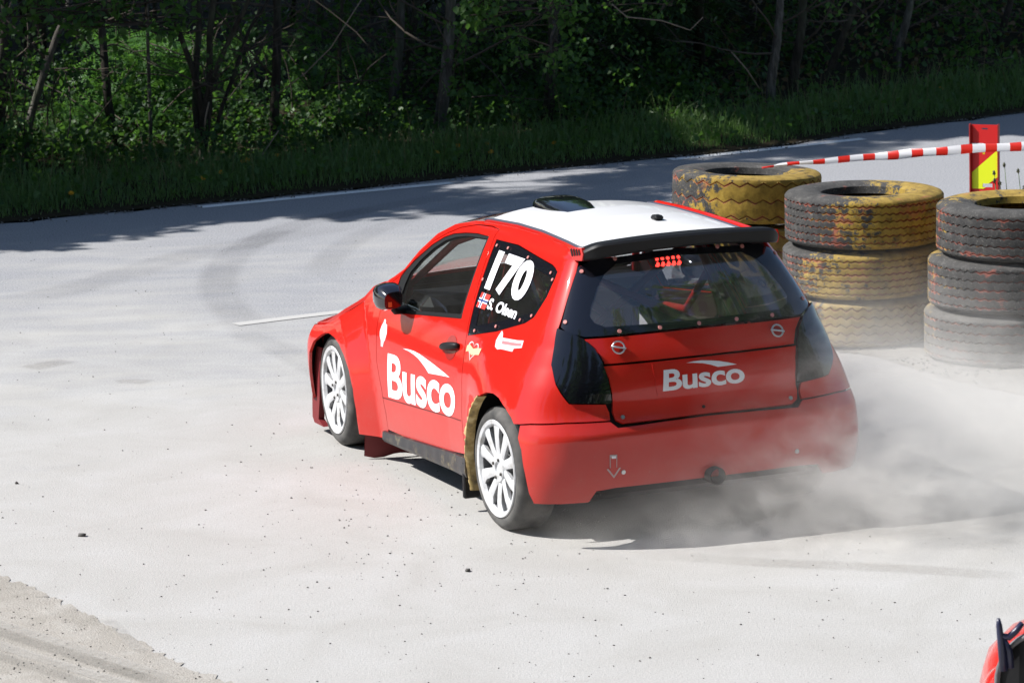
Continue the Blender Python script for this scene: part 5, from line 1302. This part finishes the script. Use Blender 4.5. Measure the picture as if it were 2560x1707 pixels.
bough('leafy_shrub', 'dark undergrowth shrub at the foot of the right-hand pair', grid_px(1840, 2050, 130, 260, 22), 35.6, .4, 12, .055, LEAF, 'shrub', rad=.18)
bough('leafy_shrub', 'sprig of leaves between the sun-edged trunk and the dark gap', grid_px(1690, 1770, 150, 260, 9), 34.0, .3, 9, .05, LEAF, 'shrub', rad=.14)
# young spruces in the dark gap
def spruce(px_, y, H, label):
    q = at_y(px_, y); T = empty('spruce_tree', (q.x, y, floor_at(q.x, y))); tag(T, label, 'tree'); b = MB(); b.tube([(0, 0, -.1), (0, 0, H)], [.06, .02], 8); b.build('trunk', BARKD, T)
    P3 = []; D3 = []
    for i in range(120):
        z = random.uniform(.15, H); L_ = (H-z)*.30+.25; a = random.uniform(0, 6.28)
        for s in np.arange(.15, 1, .055):
            for sd in (-1, 1):
                P3.append((L_*s*math.cos(a), L_*s*math.sin(a), z-.28*L_*s*s*1.4)); D3.append((math.cos(a+sd*.8), math.sin(a+sd*.8), -.35+random.uniform(-.3, .1)))
    P3 = np.array(P3); f_ = np.array(D3); f_ /= np.linalg.norm(f_, axis=1, keepdims=True); r = np.cross(f_, [0, 0, 1.]); r /= np.linalg.norm(r, axis=1, keepdims=True); R_ = np.stack([r*.16, f_, np.cross(r, f_)], -1)
    V, Fs = leaves(P3, .15, False, R_); mesh_np('crown', V, Fs, LEAFD, T, smooth=False)
spruce((1430*k, 330*k), 34.6, 4.2, 'dark young spruce right of the brown trunk')
spruce((1610*k, 320*k), 35.4, 5.0, 'dark spruce with drooping twigs behind the rear tyre stack')
spruce((1150*k, 330*k), 36.5, 4.5, 'spruce hidden in the dark behind the low shrub')
# dead branches
def dead(label, pts, y, r=.007):
    P3 = [at_y((p[0]*k, p[1]*k), y) for p in pts]; T = empty('dead_branch', tuple(P3[0])); tag(T, label, 'branch'); b = MB(); b.tube([p-P3[0] for p in P3], [r*(1-.1*i) for i in range(len(P3))], 6); b.build('stick', TWIGP, T)
dead('long thin bare branch arching from the rough dark trunk to the top', [(640, 215), (700, 170), (760, 110), (830, 0)], 31.4)
dead('bare curved twig hanging at the top right of the leafy bough', [(1405, 10), (1440, 40), (1520, 48), (1585, 70), (1615, 40)], 31.5)
dead('broken pale stick leaning in the twiggy clump', [(470, 300), (472, 270), (480, 235)], 31.0, .009)
dead('pale stick slanting up from the grass beside the twiggy clump', [(540, 425), (600, 360), (640, 300)], 30.9)
dead('fallen bare branch across the leaf-strewn slope', [(1960, 200), (2080, 185), (2200, 160), (2330, 130)], 35.2)
dead('thin bare twig left of the sun-edged trunk', [(1680, 120), (1715, 160), (1745, 205)], 33.2)
# undergrowth of the wood floor
n_ = 9000; x = rng.uniform(-7.5, 8.5, n_); y = np.interp(x, EX, EY)+1.7+14*rng.random(n_)**1.3; z = np.array([floor_at(a, b_) for a, b_ in zip(x, y)])+np.abs(rng.normal(0, .16, n_))
V, Fs = leaves(np.stack([x, y, z], 1), .075, True); tag(mesh_np('undergrowth', V, Fs, LEAF), 'low dark undergrowth covering the wood floor', 'undergrowth', kind='stuff')
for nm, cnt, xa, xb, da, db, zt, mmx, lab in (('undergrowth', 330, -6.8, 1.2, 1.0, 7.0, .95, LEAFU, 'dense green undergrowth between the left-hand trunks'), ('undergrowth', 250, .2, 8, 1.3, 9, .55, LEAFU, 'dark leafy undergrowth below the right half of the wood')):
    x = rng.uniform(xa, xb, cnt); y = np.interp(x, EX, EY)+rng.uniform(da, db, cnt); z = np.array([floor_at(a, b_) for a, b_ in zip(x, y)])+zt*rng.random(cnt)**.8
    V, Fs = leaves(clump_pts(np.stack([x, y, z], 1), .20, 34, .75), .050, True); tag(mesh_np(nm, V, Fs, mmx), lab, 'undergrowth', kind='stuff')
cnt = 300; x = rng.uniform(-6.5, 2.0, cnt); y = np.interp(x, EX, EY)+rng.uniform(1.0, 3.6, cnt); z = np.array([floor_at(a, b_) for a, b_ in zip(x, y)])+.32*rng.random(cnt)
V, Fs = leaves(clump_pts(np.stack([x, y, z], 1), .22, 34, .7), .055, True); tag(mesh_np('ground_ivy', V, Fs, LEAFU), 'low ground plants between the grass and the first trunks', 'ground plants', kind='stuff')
LITTER = leaf_mat('dead_leaf', (.10, .055, .03), (.22, .13, .07), .2)
n_ = 3500; x = rng.uniform(1.5, 8.5, n_); y = np.interp(x, EX, EY)+2+10*rng.random(n_); z = np.array([floor_at(a, b_) for a, b_ in zip(x, y)])+.05+np.abs(rng.normal(0, .03, n_))
V, Fs = leaves(np.stack([x, y, z], 1), .07, True); tag(mesh_np('leaf_litter', V, Fs, LITTER), 'brown fallen leaves on the wood floor', 'leaf litter', kind='stuff')
# fine twigs everywhere in the wood
b = MB()
for i in range(260):
    x = random.uniform(-6, 7); y = float(edge_y(x))+random.uniform(1.6, 7); z = floor_at(x, y)+random.uniform(0, .8); d = Vector((random.uniform(-1, 1), random.uniform(-.6, .6), random.uniform(-.1, 1.4))).normalized(); L_ = random.uniform(.3, 1.1); p = Vector((x, y, z)); q = [p]
    for s in range(4): d = (d+Vector((random.uniform(-.3, .3), random.uniform(-.3, .3), random.uniform(-.3, .3)))).normalized(); q.append(q[-1]+d*L_/4)
    b.tube(q, [.007, .006, .005, .004, .002], 4, False)
tag(b.build('brushwood', TWIG), 'tangle of thin bare twigs in the dark wood', 'brushwood', kind='stuff')

# verge grass
def grass(name, n, x0, x1, d0, d1, h0, h1, w_, mm, seed, label, lean=.5, bias=1.):
    x = rng.uniform(x0, x1, n); d = d0+(d1-d0)*rng.random(n)**bias; y = np.interp(x, EX, EY)+d; z = floor_z(x, np.maximum(d, 0))-.01
    cl = .55+.45*np.sin(x*2.3+3*np.sin(d*1.7))*np.sin(d*3.1+x*1.1)
    h = (h0+(h1-h0)*rng.random(n)**1.6)*np.clip(.30+d*.9, .3, 1)*(.75+.35*cl)
    az = rng.uniform(0, 2*np.pi, n); bd = rng.uniform(.1, lean, n)*h; ca, sa = np.cos(az), np.sin(az); az2 = rng.uniform(0, 2*np.pi, n); wx, wy = np.cos(az2)*w_/2, np.sin(az2)*w_/2
    rows = []
    for t_, wt in ((0, 1.), (.35, .95), (.7, .7)):
        cx_, cy_, cz_ = x+ca*bd*t_**2, y+sa*bd*t_**2, z+h*t_*(1-.12*t_); rows += [np.stack([cx_-wx*wt, cy_-wy*wt, cz_], -1), np.stack([cx_+wx*wt, cy_+wy*wt, cz_], -1)]
    rows.append(np.stack([x+ca*bd*1.1, y+sa*bd*1.1, z+h*(.92-.25*(bd/h))], -1)); V = np.stack(rows, 1).reshape(-1, 3)
    Fb = np.array([(0, 1, 3), (0, 3, 2), (2, 3, 5), (2, 5, 4), (4, 5, 6)]); Fs = (Fb[None]+(np.arange(n)*7)[:, None, None]).reshape(-1, 3)
    tag(mesh_np(name, V, Fs, mm), label, 'grass', kind='stuff')
grass('grass', 36000, -9, 9, .09, 1.1, .09, .29, .0065, GRASSM, 1, 'long green grass on the verge in front of the wood', .55, .8)
grass('tall_grass', 3600, -8, 8, .2, 1.2, .24, .48, .0050, GRASSM, 2, 'taller grass blades and seed stalks standing over the verge', .5)
grass('dry_stalks', 500, -8, 8, .3, 1.5, .3, .62, .0035, GRASSD, 3, 'thin dry stalks in the verge grass', .35)
n_ = 2200; x = rng.uniform(-8, 8, n_); d = .1+1.6*rng.random(n_); V, Fs = leaves(np.stack([x, np.interp(x, EX, EY)+d, floor_z(x, d)+.05+.12*rng.random(n_)], 1), .06, True); tag(mesh_np('verge_weeds', V, Fs, LEAF), 'broad-leaved weeds among the verge grass', 'weeds', kind='stuff')
# dandelions
YELF = mat('dandelion_yellow', (.70, .36, .01), .7); STEM = mat('flower_stem', (.08, .13, .04), .6)
def flower_meshes():
    b = MB(); V = []; Fs = []
    for ring, (n, r, zz) in enumerate(((14, .022, .004), (11, .015, .010), (7, .008, .014))):
        for i in range(n):
            a = 2*math.pi*i/n+ring; c_, s_ = math.cos(a), math.sin(a); q = len(V); V += [(0, 0, zz-.004), (r*.6*c_-.003*s_, r*.6*s_+.003*c_, zz), (r*c_, r*s_, zz+.001), (r*.6*c_+.003*s_, r*.6*s_-.003*c_, zz)]; Fs.append((q, q+1, q+2, q+3))
    b.add(V, Fs); o = b.build('flower_head', YELF, None, False); me = o.data; bpy.data.objects.remove(o); return me
FH = flower_meshes()
DLAB = ['dandelion by itself low in the grass at the far left', 'low dandelion in the grass below the fanning stems', 'dandelion just right of the foot of the fanning stems', 'left one of two dandelions growing close together', 'right one of two dandelions growing close together', 'dandelion at the foot of the rough dark trunk', 'dandelion at the foot of the pale leaning trunk', 'dandelion on a tall stem right of the pale leaning trunk', 'dandelion midway between the pale trunk and the brown trunk', 'dandelion low in the grass right of the brown trunk', 'tallest dandelion, against the dark gap above the rear tyre stack', 'dandelion below the leafy green shrub', 'dandelion deep in the grass under the leafy bough', 'dandelion in the grass right of the right-hand trunk pair', 'dandelion in the grass near the right picture edge above the marker board']
for i, (px, py, dd) in enumerate([(178, 484, .35), (507, 446, .55), (553, 434, .7), (606, 406, 1.0), (618, 401, 1.05), (693, 390, 1.2), (1093, 401, .65), (1145, 378, .8), (1219, 374, .8), (1386, 365, .6), (1722, 304, 1.0), (944, 381, .9), (1228, 394, .5), (2088, 295, .9), (2353, 266, .9)]):
    q = at_y((px, py), 31.); 
    for _ in range(4): yy = float(edge_y(q.x))+dd; q = at_y((px, py), yy)
    fz = floor_at(q.x, yy); T = empty('dandelion', (q.x, yy, fz)); tag(T, DLAB[i], 'flower', 'dandelions in the verge grass'); h = max(q.z-fz, .05)
    b = MB(); b.tube([(0, 0, 0), (.01, 0, h*.5), (0, 0, h)], .0028, 5); b.build('stem', STEM, T); o = bpy.data.objects.new('flower_head', FH); col.objects.link(o); o.parent = T; o.location = (0, 0, h); o.rotation_euler = (random.uniform(.5, 1.), random.uniform(-.4, .4), 0); o.scale = (1.25,)*3
# plantain stalks behind the right tyre stack
SEED = mat('seed_head', (.10, .10, .06), .9)
for (px, py), lab in (((2511, 413), 'tallest seed stalk right of the marker board'), ((2546, 428), 'seed stalk furthest right behind the right tyre stack'), ((2486, 433), 'upper seed stalk in front of the marker board'), ((2487, 453), 'lower seed stalk in front of the marker board'), ((2500, 459), 'short seed stalk at the right edge of the marker board'), ((2562, 470), 'seed stalk at the picture edge behind the right tyre stack')):
    yy = 24.2; q = at_y((px, py), yy); T = empty('plantain_stalk', (q.x+.03, yy, 0)); tag(T, lab, 'weed'); b = MB(); b.tube([(0, 0, 0), (.0, 0, q.z*.6), (-.03, 0, q.z)], [.004, .003, .0022], 6); b.build('stem', STEM, T)
    b = MB(); b.tube([(-.03, 0, q.z-.014), (-.031, 0, q.z-.008), (-.032, 0, q.z+.006), (-.033, 0, q.z+.020)], [.003, .0085, .0075, .002], 7); o = b.build('seed_head', SEED, T)
    V, Fs = leaves(np.array([(-.032+rng.normal(0, .004), rng.normal(0, .004), q.z+rng.uniform(-.010, .014)) for _ in range(24)]), .010, False); mesh_np('bracts', V, Fs, SEED, T, smooth=False)['kind'] = 'stuff'
V, Fs = leaves(np.stack([rng.normal(3.0, .25, 160), rng.normal(24.2, .15, 160), .03+.10*rng.random(160)], 1), .09, True); tag(mesh_np('weed_tuft', V, Fs, GRASSM), 'low weed leaves behind the right tyre stack', 'weeds', kind='stuff')

# trees across the road behind the camera: seen only as reflections in the car's glass and paint
parts = []
for i in range(25):
    x = -36+4.6*i+random.uniform(-1.5, 1.5); y = -12+random.uniform(-4, 3); h = random.uniform(12, 24)
    if i >= 16: a_ = (i-16)*.085+.38; x = CX+20*math.sin(a_+.25)+random.uniform(-1, 1); y = CY-20*math.cos(a_+.25)+random.uniform(-1, 1); h = random.uniform(9, 16.5)
    me = random.choice(CROWNS); n_ = len(me.vertices); co = np.empty(n_*3, np.float32); me.vertices.foreach_get('co', co); co = co.reshape(-1, 3); nf = len(me.polygons); fi = np.empty(nf*3, np.int32); me.loops.foreach_get('vertex_index', fi)
    sub = rng.random(nf) < .4
    for zz, wd in ((h, 1.0), (h*.8, 1.5), (h*.58, 1.9), (h*.35, 2.1), (h*.15, 2.0)): parts.append((co*np.array([wd, wd, 1.5+.06*h])+np.array([x, y, zz]), fi.reshape(-1, 3)[sub]))
V, Fs = cat(parts); tag(mesh_np('tree_line', V, Fs, LEAF, smooth=False), 'leafy trees on the far side of the road, mirrored in the car windows', 'trees', kind='stuff')

# ------------------------------------------------------------------ dust thrown up by the rear wheels
def dust_mat():
    mm = bpy.data.materials.new('road_dust'); mm.use_nodes = True; t = NT(mm); t.t.nodes.remove(t.b)
    pv = t.n('VolumePrincipled'); pv.inputs['Color'].default_value = (.95, .925, .885, 1); pv.inputs['Anisotropy'].default_value = .15
    p = t.n('NewGeometry').outputs['Position']
    mp = t.n('Mapping'); mp.inputs['Scale'].default_value = (1, .8, 1.5); mp.inputs['Rotation'].default_value = (0, .35, .4); t.l(p, mp.inputs[0]); n1 = t.noise(mp.outputs[0], 1.7, 5, .62, 1.3); n2 = t.noise(mp.outputs[0], 5.5, 3, .6, .8)
    puff = t.math('MULTIPLY_ADD', n1, 4.0, -1.4); puff = t.math('ADD', puff, t.math('MULTIPLY_ADD', n2, 2.6, -1.3)); puff = t.math('MAXIMUM', puff, .10)
    tot = None
    for c, r, a in DUST:
        d = t.vmath('MULTIPLY', t.vmath('SUBTRACT', p, c).outputs[0], tuple(1/v for v in r)).outputs[0]
        g = t.math('MULTIPLY', t.math('EXPONENT', t.math('MULTIPLY', t.vmath('DOT_PRODUCT', d, d).outputs['Value'], -1.)), a)
        tot = g if tot is None else t.math('ADD', tot, g)
    t.l(t.math('MULTIPLY', tot, puff), pv.inputs['Density']); t.l(pv.outputs[0], t.out.inputs['Volume']); return mm
def cw(x, y, z):
    c_, s_ = math.cos(CRZ), math.sin(CRZ); return (CX+x*c_-y*s_, CY+x*s_+y*c_, z)
DUST = [(cw(1.05, -.50, .26), (.62, .75, .36), 2.4), (cw(.55, -.85, .12), (.75, .45, .20), 1.7), (cw(.75, -.68, .55), (.60, .38, .45), .6), ((2.2, 20.4, .22), (.95, 1.2, .34), .26), ((2.30, 18.4, .22), (.95, 1.1, .27), 1.35), ((3.2, 18.4, .12), (1.1, 1.0, .20), 1.2), (cw(-.3, -.80, .05), (.6, .25, .12), .9)]
b = MB(); b.box((2.4, 18.7, .68), (5.4, 6.2, 1.34)); o = b.build('dust', dust_mat(), None, False); tag(o, 'pale cloud of road dust drifting behind the car', 'dust', kind='stuff')
